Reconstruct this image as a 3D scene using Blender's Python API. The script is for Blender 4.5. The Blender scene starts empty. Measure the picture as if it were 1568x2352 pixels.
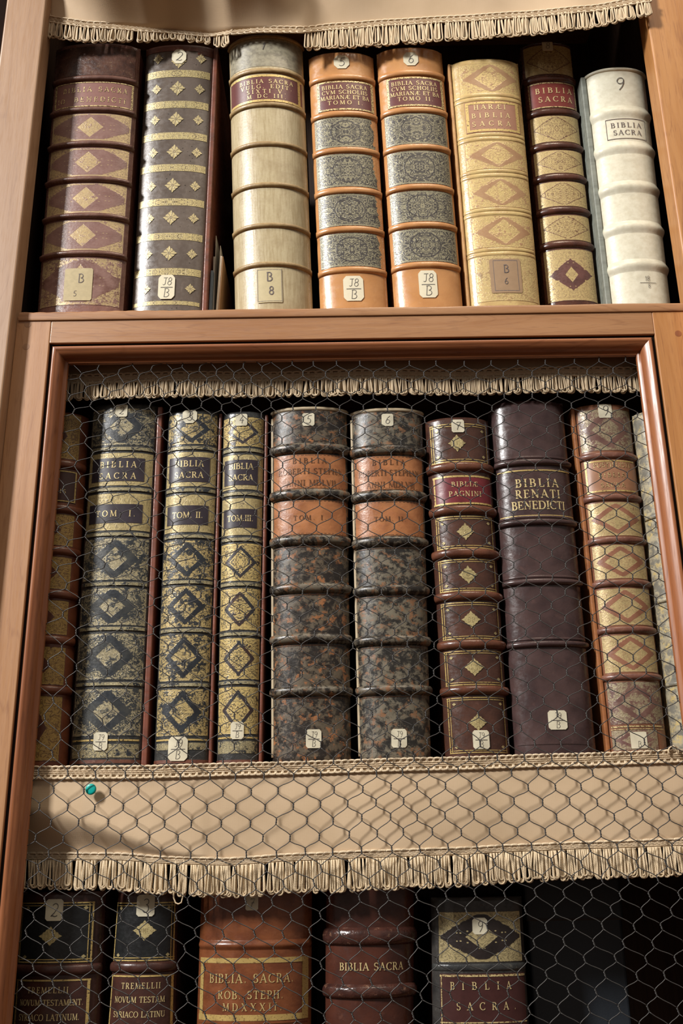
import bpy, math, random
from mathutils import Vector, Matrix
random.seed(7)
C = bpy.context.scene.collection
SC = bpy.context.scene

# ---------------------------------------------------------------- camera, world, light, exposure
F, CX, CY, D = 2300.0, 784.0, 1176.0, 1.2
UPc = Vector((-97, -6436, F)).normalized()
Xc = Vector((1, -.0151, 0)); Xc = (Xc - UPc * Xc.dot(UPc)).normalized()
Yc = UPc.cross(Xc)
if Yc.z < 0: Yc = -Yc

cam = bpy.data.objects.new('camera', bpy.data.cameras.new('camera'))
C.objects.link(cam)
cam.data.sensor_fit = 'AUTO'; cam.data.sensor_width = 36.0; cam.data.lens = F / 2352 * 36.0
cam.data.clip_start = .02
def cam2world(v): return Vector((v.dot(Xc), v.dot(Yc), v.dot(UPc)))
rx, ry, rz = cam2world(Vector((1, 0, 0))), cam2world(Vector((0, -1, 0))), cam2world(Vector((0, 0, -1)))
M = Matrix((rx, ry, rz)).transposed().to_4x4(); M.translation = Vector((0, -D, 0))
cam.matrix_world = M
SC.camera = cam

SC.view_settings.view_transform = 'Standard'; SC.view_settings.look = 'None'
SC.view_settings.gamma = 1; SC.view_settings.use_curve_mapping = False
SC.view_settings.exposure = 0.0

w = bpy.data.worlds.new('room_light'); SC.world = w; w.use_nodes = True
_n = w.node_tree.nodes; _l = w.node_tree.links
_tc = _n.new('ShaderNodeTexCoord'); _sx = _n.new('ShaderNodeSeparateXYZ'); _rp = _n.new('ShaderNodeValToRGB')
_mr = _n.new('ShaderNodeMapRange'); _mr.inputs[1].default_value = -1
_l.new(_tc.outputs['Generated'], _sx.inputs[0]); _l.new(_sx.outputs[2], _mr.inputs[0]); _l.new(_mr.outputs[0], _rp.inputs[0])
_rp.color_ramp.elements[0].position = .25; _rp.color_ramp.elements[0].color = (.17, .065, .026, 1)     # dim wooden floor below
_rp.color_ramp.elements[1].position = .75; _rp.color_ramp.elements[1].color = (1.0, .93, .84, 1)       # pale lit room above
_l.new(_rp.outputs[0], _n['Background'].inputs[0])
_n['Background'].inputs[1].default_value = .30

def area(name, loc, target, sx, sy, power, col):
    l = bpy.data.lights.new(name, 'AREA'); l.shape = 'RECTANGLE'; l.size = sx; l.size_y = sy
    l.energy = power; l.color = col
    o = bpy.data.objects.new(name, l); C.objects.link(o); o.location = loc
    o.rotation_euler = (Vector(target) - Vector(loc)).to_track_quat('-Z', 'Y').to_euler()
    return o
area('window_daylight', (-3.85, -3.45, 3.6), (0, 0, .5), .65, 1.15, 565, (.99, .975, .95))
area('room_lamp', (.45, -1.15, 3.2), (.1, 0, .7), .8, .8, 34, (1.0, .86, .68))

# ---------------------------------------------------------------- pixel <-> world helpers (measuring)
def at(px, py, Y):
    d = cam2world(Vector((px - CX, py - CY, F)))
    return d * ((Y + D) / d.y) + Vector((0, -D, 0))
def proj(p):
    c = p.x * Xc + (p.y + D) * Yc + p.z * UPc
    return CX + F * c.x / c.z, CY + F * c.y / c.z
def lin(pts, x):
    if x <= pts[0][0]: return pts[0][1]
    for (a, b), (c, d) in zip(pts, pts[1:]):
        if x <= c:
            t = (x - a) / (c - a); t = t * t * (3 - 2 * t) * .5 + t * .5
            return b + (d - b) * t
    return pts[-1][1]
def sst(a, b, x):
    t = max(0, min(1, (x - a) / (b - a))); return t * t * (3 - 2 * t)

# ---------------------------------------------------------------- node helpers
class S:
    def __init__(s, nt, k): s.nt, s.k = nt, k
    def op(s, o, b=None, c=None):
        n = s.nt.nodes.new('ShaderNodeMath'); n.operation = o
        s.nt.links.new(s.k, n.inputs[0])
        for i, x in ((1, b), (2, c)):
            if x is None: continue
            if isinstance(x, S): s.nt.links.new(x.k, n.inputs[i])
            else: n.inputs[i].default_value = x
        return S(s.nt, n.outputs[0])
    def __add__(s, b): return s.op('ADD', b)
    def __sub__(s, b): return s.op('SUBTRACT', b)
    def __mul__(s, b): return s.op('MULTIPLY', b)
    def abs(s): return s.op('ABSOLUTE')
    def inv(s): return s.op('MULTIPLY_ADD', -1.0, 1.0)
    def max(s, b): return s.op('MAXIMUM', b)
    def min(s, b): return s.op('MINIMUM', b)
    def ss(s, a, b, lo=0., hi=1.):
        n = s.nt.nodes.new('ShaderNodeMapRange'); n.interpolation_type = 'SMOOTHSTEP'
        s.nt.links.new(s.k, n.inputs[0])
        if a > b: a, b, lo, hi = b, a, hi, lo
        for i, v in enumerate((a, b, lo, hi)): n.inputs[i + 1].default_value = v
        return S(s.nt, n.outputs[0])
class NT:
    def __init__(s, name):
        s.m = bpy.data.materials.new(name); s.m.use_nodes = True
        s.nt = s.m.node_tree; s.b = s.nt.nodes['Principled BSDF']
    def uv(s, layer):
        n = s.nt.nodes.new('ShaderNodeUVMap'); n.uv_map = layer; return S(s.nt, n.outputs[0])
    def obj(s):
        n = s.nt.nodes.new('ShaderNodeTexCoord'); return S(s.nt, n.outputs['Object'])
    def rnd(s):
        n = s.nt.nodes.new('ShaderNodeObjectInfo'); return S(s.nt, n.outputs['Random'])
    def xyz(s, v):
        n = s.nt.nodes.new('ShaderNodeSeparateXYZ'); s.nt.links.new(v.k, n.inputs[0])
        return [S(s.nt, o) for o in n.outputs]
    def vec(s, *a):
        n = s.nt.nodes.new('ShaderNodeCombineXYZ')
        for i, x in enumerate(a):
            if isinstance(x, S): s.nt.links.new(x.k, n.inputs[i])
            else: n.inputs[i].default_value = x
        return S(s.nt, n.outputs[0])
    def scale(s, v, sc):
        n = s.nt.nodes.new('ShaderNodeMapping'); s.nt.links.new(v.k, n.inputs[0])
        n.inputs['Scale'].default_value = sc; return S(s.nt, n.outputs[0])
    def noise(s, v, sc, det=2., rough=.5, dist=0.):
        n = s.nt.nodes.new('ShaderNodeTexNoise'); s.nt.links.new(v.k, n.inputs['Vector'])
        n.inputs['Scale'].default_value = sc; n.inputs['Detail'].default_value = det
        n.inputs['Roughness'].default_value = rough; n.inputs['Distortion'].default_value = dist
        return S(s.nt, n.outputs[0])
    def vor(s, v, sc, feat='F1'):
        n = s.nt.nodes.new('ShaderNodeTexVoronoi'); n.feature = feat; s.nt.links.new(v.k, n.inputs['Vector'])
        n.inputs['Scale'].default_value = sc; return S(s.nt, n.outputs['Distance'])
    def mix(s, f, a, b):
        n = s.nt.nodes.new('ShaderNodeMix'); n.data_type = 'RGBA'
        if isinstance(f, S): s.nt.links.new(f.k, n.inputs[0])
        else: n.inputs[0].default_value = f
        for i, x in ((6, a), (7, b)):
            if isinstance(x, S): s.nt.links.new(x.k, n.inputs[i])
            else: n.inputs[i].default_value = (*x, 1)
        return S(s.nt, n.outputs[2])
    def set(s, key, v):
        if isinstance(v, S): s.nt.links.new(v.k, s.b.inputs[key])
        elif isinstance(v, tuple): s.b.inputs[key].default_value = (*v, 1)
        else: s.b.inputs[key].default_value = v
    def bump(s, h, strength=.3, dist=.001):
        n = s.nt.nodes.new('ShaderNodeBump'); n.inputs['Strength'].default_value = strength
        n.inputs['Distance'].default_value = dist; s.nt.links.new(h.k, n.inputs['Height'])
        s.nt.links.new(n.outputs[0], s.b.inputs['Normal'])
GOLD = (.60, .43, .155)
PALEGOLD = (.68, .53, .25)

def leather(name, c1, c2, c3=None, rough=.30, sc=55., bump=.35, streak=1.0, spots=0., coat=.0):
    """mottled bookbinding leather: c1 base, c2 darker patches, c3 scuffs"""
    t = NT(name); uv = t.uv('UVMap')
    su = t.scale(uv, (1, 1 / streak, 1))
    n1 = t.noise(su, sc, 4, .6); n2 = t.noise(uv, sc * 4, 3, .6)
    col = t.mix(n1.ss(.38, .68), c1, c2)
    if c3: col = t.mix((t.noise(su, sc * 2.2, 5, .72)).ss(.56, .74) * .75, col, c3)
    if spots: col = t.mix(t.vor(uv, 170.).ss(.10, .22).inv() * t.noise(uv, 30).ss(.5, .6) * spots, col, (.012, .008, .006))
    t.set('Base Color', col)
    t.set('Roughness', n2.ss(.3, .75, rough - .11, rough + .08))
    if coat: t.set('Coat Weight', coat); t.set('Coat Roughness', .25)
    t.bump(n2 * .5 + n1, bump, .0012)
    return t.m

def marbled(name, a, b, c, rough=.26):
    t = NT(name); uv = t.uv('UVMap')
    n = t.noise(uv, 110, 6, .72, .4); n2 = t.noise(uv, 34, 4, .6)
    m = (n * .75 + n2 * .4)
    col = t.mix(m.ss(.53, .63), a, b); col = t.mix((t.noise(uv, 95, 4, .7)).ss(.53, .61) * n2.ss(.40, .52), col, c)
    t.set('Base Color', col); t.set('Roughness', n.ss(.3, .7, rough, rough + .2)); t.bump(n, .35, .0012)
    return t.m

def vellum(name, c1, c2, c3, streaky=True, rough=.4):
    t = NT(name); uv = t.uv('UVMap')
    su = t.scale(uv, (1, .1 if streaky else 1, 1))
    n = t.noise(su, 260 if streaky else 120, 4, .6); n2 = t.noise(uv, 22, 3, .6); n3 = t.noise(uv, 260, 3, .7)
    col = t.mix(n.ss(.35, .7), c1, c2); col = t.mix(n2.ss(.48, .75) * .7, col, c3)
    t.set('Base Color', col); t.set('Roughness', n3.ss(.3, .7, rough - .08, rough + .12)); t.bump(n * .6 + n3 * .4, .3, .001)
    return t.m

def plain(name, c, rough=.5, metal=0., var=.12, sc=120, bump=.15):
    t = NT(name); uv = t.uv('UVMap'); n = t.noise(uv, sc, 3, .6)
    t.set('Base Color', t.mix(n, tuple(x * (1 - var) for x in c), tuple(min(1, x * (1 + var)) for x in c)))
    t.set('Roughness', rough); t.set('Metallic', metal)
    if max(c) < .03 and rough > .75: t.set('Specular IOR Level', .06)
    if bump: t.bump(n, bump, .0006)
    return t.m

def goldmat(name, c=GOLD, wear=.25, under=(.05, .025, .015), dots=True):
    t = NT(name); uv = t.uv('UVMap'); n = t.noise(uv, 420, 3, .6)
    m = n.ss(.30 + wear * .25, .42 + wear * .25)
    if dots: m = m * t.vor(uv, 430).ss(.02, .2).max(.35)
    t.set('Base Color', t.mix(m, under, c)); t.set('Metallic', m * .25); t.set('Roughness', .36)
    t.bump(n, .25, .0006)
    return t.m

def tooled(name, gold, base, r0=(.5, .5), r1=(.8, .8), fil=.8, wear=.2, scale=7., base2=None, asp=1., border=True,
           torn=None, dots=0., lw=.0, medal=False, infil=None, rays=0.):
    """gilt tooling on leather: central lozenge (or medallion) of filigree, plain ring, filigree corners, ruled border.
    r0 / r1: half widths and heights of the inner and the outer lozenge in the panel; None leaves it out"""
    t = NT(name); uv = t.uv('UVMap'); x, y, _ = t.xyz(t.uv('pan'))
    ax, ay = x.abs(), y.abs()
    r = t.rnd() * 9.
    P = t.vec(ax * asp, ay, r)
    nz = t.noise(P, scale * .55, 1.2, .5, .55)
    line = ((nz * 7.).op('FRACT') - .5).abs().ss(.17 + lw, .25 + lw)    # scrolling contour lines
    v1 = t.vor(P, scale * 1.1)
    curls = v1.ss(.12, .19) * v1.ss(.30 - lw * .6, .37 - lw * .6).inv()
    f = line.max(curls)
    wob = (t.noise(P, scale * 1.6, 1.) - .5) * .14
    def loz(rr, w_):
        if medal: return ((ax * (1 / rr[0])).op('POWER', 2.) + (ay * (1 / rr[1])).op('POWER', 2.)).op('SQRT') + wob * w_
        return ax * (1 / rr[0]) + ay * (1 / rr[1]) + wob * w_
    wn = t.noise(uv, 75, 5, .68); wf = t.noise(uv, 330, 3, .6)
    g = None
    if r1:
        mo = loz(r1, 1.).ss(.98, 1.02); g = mo * (f * fil + (1 - fil))
    if r0:
        fi = fil if infil is None else infil
        mc = loz(r0, .6).ss(.97, 1.03).inv(); gi = mc * (f * fi + (1 - fi)); g = g.max(gi) if g else gi
    if rays:
        an = (y.op('ARCTAN2', x) * 8.).op('SINE'); rr_ = (x * x + y * y).op('SQRT')
        g = (an.ss(-.75, -.35) * rays + (1 - rays)) * (rr_.ss(.14, .2).max(rr_.ss(.06, .1).inv()))
    if dots:
        dd = t.vor(t.vec(ax * asp, ay, 0.), 5.).ss(.12, .17).inv() * dots
        g = g.max(dd)
    if border:
        bl = (ax.ss(.93, .95) * ax.ss(.975, .985).inv()).max(ay.ss(.88, .91) * ay.ss(.96, .975).inv())
        g = g.max(bl * .9)
        g = g * (ax.max(ay)).ss(.985, .995).inv()
    wm = (wn * .7 + wf * .3).ss(.60 - wear * .28, .68 - wear * .28).inv()
    g = g * wm
    lc = t.mix(t.noise(uv, 50, 4, .6).ss(.35, .7), base, base2 or tuple(v * .6 for v in base))
    gc = t.mix(wf.ss(.35, .7), gold, tuple(v * .72 for v in gold))
    col = t.mix(g, lc, gc)
    if torn:
        tn = x + (t.noise(uv, 60, 5, .65) - .5) * .5 + y * .08
        tm = tn.ss(torn[0], torn[0] + .01)
        col = t.mix(tm, col, torn[1])
    t.set('Base Color', col); t.set('Metallic', g * .2); t.set('Roughness', wf.ss(.3, .7, .27, .42))
    t.bump(g * -.4 + wf * .5, .4, .0008)
    return t.m

def wood(name, c1, c2, c3, axis, rough=.40):
    t = NT(name); o = t.obj()
    s = [1, 1, 1]; s[axis] = .07
    v = t.scale(o, tuple(s))
    n = t.noise(v, 60, 5, .62, .6); g = t.noise(v, 420, 3, .6); big = t.noise(v, 11, 3, .5, 1.2)
    col = t.mix(n.ss(.34, .68), c1, c2); col = t.mix(g.ss(.52, .72) * .5, col, c3); col = t.mix(big.ss(.5, .75) * .35, col, c2)
    rg = ((t.noise(t.scale(o, tuple(q * 1.2 if q == 1 else .14 for q in s)), 16, 1, .4, .3) * 13.).op('FRACT') - .5).abs()
    col = t.mix(rg.ss(.10, .0) * g.ss(.35, .6) * .5, col, c3)
    t.set('Base Color', col); t.set('Roughness', g.ss(.3, .7, rough - .05, rough + .12))
    t.set('Coat Weight', .15); t.set('Coat Roughness', .3)
    t.bump(g, .08, .0006)
    return t.m
W1, W2, W3 = (.37, .185, .083), (.30, .135, .054), (.20, .08, .03)
woodV = wood('cherry_wood_upright', (.36, .215, .125), (.31, .175, .094), (.23, .12, .06), 2)
woodS = wood('warm_cherry_wood', (.42, .215, .10), (.35, .165, .066), (.25, .10, .036), 2)
woodR = wood('golden_cherry_wood', (.48, .225, .078), (.40, .17, .052), (.27, .10, .03), 2)
woodP = wood('peg_wood', (.33, .165, .078), (.25, .115, .05), (.18, .075, .03), 2)
woodH = wood('cherry_wood_level', W1, W2, W3, 0)
woodD = wood('red_brown_moulding_wood', (.33, .12, .046), (.25, .082, .03), (.15, .045, .016), 2, .36)
woodDH = wood('red_brown_moulding_wood_level', (.33, .12, .046), (.25, .082, .03), (.15, .045, .016), 0, .36)
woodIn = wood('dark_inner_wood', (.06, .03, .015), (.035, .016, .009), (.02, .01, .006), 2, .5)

# ---------------------------------------------------------------- mesh helpers
class MB:
    def __init__(s): s.v, s.f, s.uv, s.pan, s.sm = [], [], [], [], []
    def vert(s, p, uv=(0, 0), pan=(0, 0)):
        s.v.append(tuple(p)); s.uv.append(uv); s.pan.append(pan); return len(s.v) - 1
    def face(s, *i): s.f.append(i)
    def grid(s, fn, n, m, uvf=None, panf=None, flip=False):
        idx = [[s.vert(fn(i / n, j / m), uvf(i / n, j / m) if uvf else (i / n, j / m),
                       panf(i / n, j / m) if panf else (2 * i / n - 1, 2 * j / m - 1)) for j in range(m + 1)] for i in range(n + 1)]
        for i in range(n):
            for j in range(m):
                q = (idx[i][j], idx[i + 1][j], idx[i + 1][j + 1], idx[i][j + 1])
                s.face(*(q[::-1] if flip else q))
        return idx
    def box(s, a, b):
        (x0, y0, z0), (x1, y1, z1) = a, b
        q = [s.vert((x, y, z), (x + y, z)) for x in (x0, x1) for y in (y0, y1) for z in (z0, z1)]
        for f in ((0, 1, 3, 2), (4, 6, 7, 5), (0, 4, 5, 1), (2, 3, 7, 6), (0, 2, 6, 4), (1, 5, 7, 3)): s.face(*[q[k] for k in f])
    def tube(s, pts, r, n=6, caps=True):
        pts = [Vector(p) for p in pts]; rings = []; up = None; L = 0
        for i, p in enumerate(pts):
            d = (pts[min(i + 1, len(pts) - 1)] - pts[max(i - 1, 0)]).normalized()
            if up is None: up = d.orthogonal().normalized()
            up = (up - d * up.dot(d)).normalized(); sd = d.cross(up)
            if i: L += (p - pts[i - 1]).length
            rr = r[i] if isinstance(r, (list, tuple)) else r
            rings.append([s.vert(p + (up * math.cos(a) + sd * math.sin(a)) * rr, (a / 6.283 * .006, L)) for a in [2 * math.pi * k / n for k in range(n)]])
        for A, B in zip(rings, rings[1:]):
            for k in range(n): s.face(A[k], A[(k + 1) % n], B[(k + 1) % n], B[k])
        if caps: s.face(*rings[0][::-1]); s.face(*rings[-1])
    def build(s, name, mat, parent=None, smooth=True, bevel=0, solid=0, sub=0):
        me = bpy.data.meshes.new(name); me.from_pydata(s.v, [], s.f); me.update()
        for ln, dat in (('UVMap', s.uv), ('pan', s.pan)):
            l = me.uv_layers.new(name=ln)
            vi = [0] * len(me.loops); me.loops.foreach_get('vertex_index', vi)
            l.data.foreach_set('uv', [c for i in vi for c in dat[i]])
        me.materials.append(mat)
        if smooth: me.polygons.foreach_set('use_smooth', [True] * len(me.polygons))
        o = bpy.data.objects.new(name, me); C.objects.link(o)
        if parent:
            o.parent = parent; o.matrix_parent_inverse = Matrix.Translation(-parent_loc(parent))
        if bevel:
            b = o.modifiers.new('bevel', 'BEVEL'); b.width = bevel; b.segments = 3; b.limit_method = 'ANGLE'; b.harden_normals = False
        if solid:
            b = o.modifiers.new('thick', 'SOLIDIFY'); b.thickness = solid; b.offset = 0
        if sub:
            b = o.modifiers.new('sub', 'SUBSURF'); b.levels = b.render_levels = sub
        return o
def parent_loc(p):      # meshes are built in world coordinates with their origin at 0: only Empties carry a location
    return Vector((0, 0, 0)) if p.parent else Vector(p.location)
def thing(name, label, cat, loc=(0, 0, 0), group=None):
    o = bpy.data.objects.new(name, None); C.objects.link(o); o.location = loc; o.empty_display_size = .02
    return tag(o, label, cat, group)
def tag(o, label, cat, group=None):
    o['label'] = label; o['category'] = cat
    if group: o['group'] = group
    return o
def bx(name, a, b, mat, parent=None, bevel=.0015):
    m = MB(); m.box(a, b); return m.build(name, mat, parent, smooth=False, bevel=bevel)

# ---------------------------------------------------------------- bookcase
XL, XR = -.440, .474            # inner edges of the posts
PY = -.022                      # post front
zs1 = at(784, 703, -.006).z     # upper shelf top
zrt, zrb = at(784, 716, 0).z, at(784, 778, 0).z
ZT, ZB = 1.95, -.62
DEEP = .36
bc = thing('bookcase', 'cherry wood bookcase with pegged front frame holding three rows of old books', 'bookcase', (0, .1, ZB))
zs2 = at(784, 1748, .045).z - .004
zs3 = -.40
XPL = at(15, 0, PY).x
bx('post', (XPL, PY, ZB), (XL, .016, ZT), woodV, bc, .003)
bx('post', (XR, PY, ZB), (XR + .09, .016, ZT), woodR, bc, .003)
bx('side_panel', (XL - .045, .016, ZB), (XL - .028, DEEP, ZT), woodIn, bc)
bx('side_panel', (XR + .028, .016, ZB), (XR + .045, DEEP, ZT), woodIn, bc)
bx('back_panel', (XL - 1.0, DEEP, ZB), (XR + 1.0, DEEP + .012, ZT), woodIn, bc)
bx('side_panel', (XPL - .12, .05, ZB), (XPL + .01, .06, ZT), plain('bay_shade_black', (.012, .005, .003), .85, 0, .2), bc)  # near-black colour stands in for the shade of the neighbouring bay
sxl, sxr = at(112, 800, 0).x, at(1504, 772, 0).x      # stile inner edges
for (a, b, pegs) in ((XL, sxl, ((64, 745), (60, 796))), (sxr, XR + .02, ((1536, 711), (1557, 766)))):
    wm_ = woodS if a < 0 else woodR
    st = bx('stile', (a, 0, ZB), (b, .022, zrt + .0005), wm_, bc, .0015)
    for (px, py) in pegs:
        p = at(px, py, 0); m = MB(); n = 16
        c = m.vert((p.x, -.00025, p.z))
        r1 = [m.vert((p.x + .0046 * math.cos(t), -.0002, p.z + .0046 * math.sin(t)), (math.cos(t) * .005, math.sin(t) * .005)) for t in [6.2832 * k / n for k in range(n)]]
        r2 = [m.vert((p.x + .0058 * math.cos(t), .002, p.z + .0058 * math.sin(t))) for t in [6.2832 * k / n for k in range(n)]]
        for k in range(n): m.face(c, r1[k], r1[(k + 1) % n]); m.face(r1[k], r2[k], r2[(k + 1) % n], r1[(k + 1) % n])
        m.build('peg', woodD if a > 0 else woodP, st, smooth=False)
bx('rail', (sxl, .0002, zrb), (sxr, .022, zrt), woodH, bc, .0012)
sh = bx('shelf', (XL - .026, .023, zs1 - .03), (XR + .026, DEEP, zs1), woodH, bc)
m = MB()      # worn front lip of the upper shelf
def lipf(u, v):
    x = XL + .003 + u * (XR + .02 - XL); t = v * math.pi
    wob = .0009 * abs(math.sin(x * 150)) * sst(-.1, -.3, x) + .0004 * math.sin(x * 37)
    return (x, -.0022 * math.sin(t) ** .35, zs1 - .0065 + math.cos(t) * .0065 + (wob if v < .5 else 0))
m.grid(lipf, 200, 10, lambda u, v: (u * .9, v * .02), flip=True)
m.box((XL + .003, .0001, zs1 - .0125), (XR + .02, .024, zs1 - .0004))
m.build('shelf_lip', woodH, sh)
bx('shelf', (XL - .026, -.004, 1.535), (XR + .026, DEEP, 1.56), woodH, bc)
bx('shelf', (XL - .026, .046, zs2 - .022), (XR + .026, DEEP, zs2), woodH, bc)
bx('shelf', (XL - .026, .03, zs3 - .022), (XR + .026, DEEP, zs3), woodH, bc)
bx('top_board', (XL - 1., -.02, ZT), (XR + 1., DEEP, ZT + .02), woodH, bc)
bx('base_board', (XL - 1., -.02, ZB - .02), (XR + 1., DEEP, ZB), woodH, bc)

# near-black strips in the gap round the door leaf, its shade put in as colour
shadeK = plain('gap_shade_black', (.012, .007, .005), .8, 0, .2)
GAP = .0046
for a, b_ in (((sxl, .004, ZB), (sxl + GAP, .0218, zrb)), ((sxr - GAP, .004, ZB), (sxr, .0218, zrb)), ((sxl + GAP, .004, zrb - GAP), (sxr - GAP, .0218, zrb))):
    bx('door_gap_shade', a, b_, shadeK, bc, 0)
# door leaf: moulded frame with wire netting, closing the lower compartment
dx0, dx1, dz1, dz0 = sxl + GAP, sxr - GAP, zrb - GAP, -.44
door = thing('cabinet_door', 'red-brown moulded door frame stretched with hexagonal wire netting', 'door', ((dx0 + dx1) / 2, 0, dz0))
prof = [(0, .020), (0, .0012), (.0006, .0003), (.0014, .0), (.0042, .0), (.0052, .0010), (.0075, .0022), (.0102, .0044), (.0124, .0074), (.0138, .0108), (.0142, .0140),
        (.0185, .0142), (.0190, .0150), (.0190, .020)]
def mould(name, P0, P1, inn, mat):
    """profile swept from corner P0 to corner P1, mitred; inn = inward direction"""
    m = MB(); d = (P1 - P0).normalized(); N = 60; L = (P1 - P0).length
    rows = []
    for i in range(N + 1):
        row = []
        for k, (a, y) in enumerate(prof):
            t0, t1 = a, L - a
            q = P0 + d * (t0 + (t1 - t0) * i / N) + inn * a
            row.append(m.vert((q.x, y, q.z), (i / N * L, a)))
        rows.append(row)
    for A, B in zip(rows, rows[1:]):
        for k in range(len(prof) - 1): m.face(A[k], B[k], B[k + 1], A[k + 1])
    return m.build(name, mat, door)
A, B_, Cc, Dd = Vector((dx0, 0, dz1)), Vector((dx1, 0, dz1)), Vector((dx1, 0, dz0)), Vector((dx0, 0, dz0))
mould('top_moulding', A, B_, Vector((0, 0, -1)), woodDH)
mould('side_moulding', Dd, A, Vector((1, 0, 0)), woodD)
mould('side_moulding', B_, Cc, Vector((-1, 0, 0)), woodD)
mould('bottom_moulding', Cc, Dd, Vector((0, 0, 1)), woodDH)

# wire netting
t = NT('galvanised_wire'); uv = t.uv('UVMap'); n = t.noise(uv, 900, 2)
t.set('Base Color', t.mix(n, (.035, .033, .032), (.095, .09, .086))); t.set('Metallic', .4); t.set('Roughness', .48); wire_m = t.m
MY = .0178
px_, rz_ = .0325, .0170
def warp(x, z, i, j):
    wl = sst(-.02, -.42, x) * sst(.08, .3, z)
    kx = .36 * (z - .42) * wl
    kz = .25 * max(0, -x - .06) ** 1.15 * sst(.06, .3, z)
    lo = min(0., z - .02)
    wr = sst(.05, .40, x) * sst(.15, .35, z)
    kx += -.32 * lo + .10 * (z - .30) * wr
    r = random.Random(i * 977 + j * 131)
    return Vector((x + kx + r.uniform(-.0017, .0017) + .003 * math.sin(z * 17 + x * 5), MY + .0011 * math.sin(x * 11 + z * 7) , z + kz + r.uniform(-.0013, .0013) + .002 * math.sin(x * 13 + z * 4)))
rowsn = int((dz1 + .16 - dz0) / rz_); nodes = {}
for j in range(rowsn + 1):
    z = dz1 + .01 - j * rz_
    for i in range(-20, 21): nodes[i, j] = warp((i + .5 * (j % 2)) * px_, z, i, j)
def inside(p): return dx0 + .010 < p.x < dx1 - .010 and dz0 + .01 < p.z < dz1 - .010
net = MB(); WR = .00056
for (i, j), P in nodes.items():
    if not inside(P): continue
    nb = [nodes.get((i + (j % 2) - 1, j + 1)), nodes.get((i + (j % 2), j + 1))]
    ups = [nodes.get((i + (j % 2) - 1, j - 1)), nodes.get((i + (j % 2), j - 1))]
    ax = Vector((0, 0, 1))
    a_, b_ = [q for q in ups if q], [q for q in nb if q]
    if len(a_) == 2 and len(b_) == 2: ax = ((a_[0] + a_[1]) - (b_[0] + b_[1])).normalized()
    h = .0034; side = ax.cross(Vector((0, 1, 0))).normalized(); ph = random.random()
    for s in (0, math.pi):
        net.tube([P + ax * (h * (2 * k / 10 - 1)) + (side * math.cos(s + k * .72 + ph) + Vector((0, 1, 0)) * math.sin(s + k * .72 + ph)) * WR * .95 for k in range(11)], WR, 5)
    for q in nb:
        if not q: continue
        if not inside(q): q = q  # wires run under the moulding
        p0, p1 = P - ax * h, q + ax * h
        dd = p1 - p0; sag = dd.cross(Vector((0, 1, 0))).normalized()
        net.tube([p0 + dd * t_ + Vector((0, 0, -1)) * .00045 * math.sin(2 * math.pi * t_) * (1 if True else 0) for t_ in (0, .12, .3, .5, .7, .88, 1)], WR, 5)
net.build('wire_netting', wire_m, door)

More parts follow.
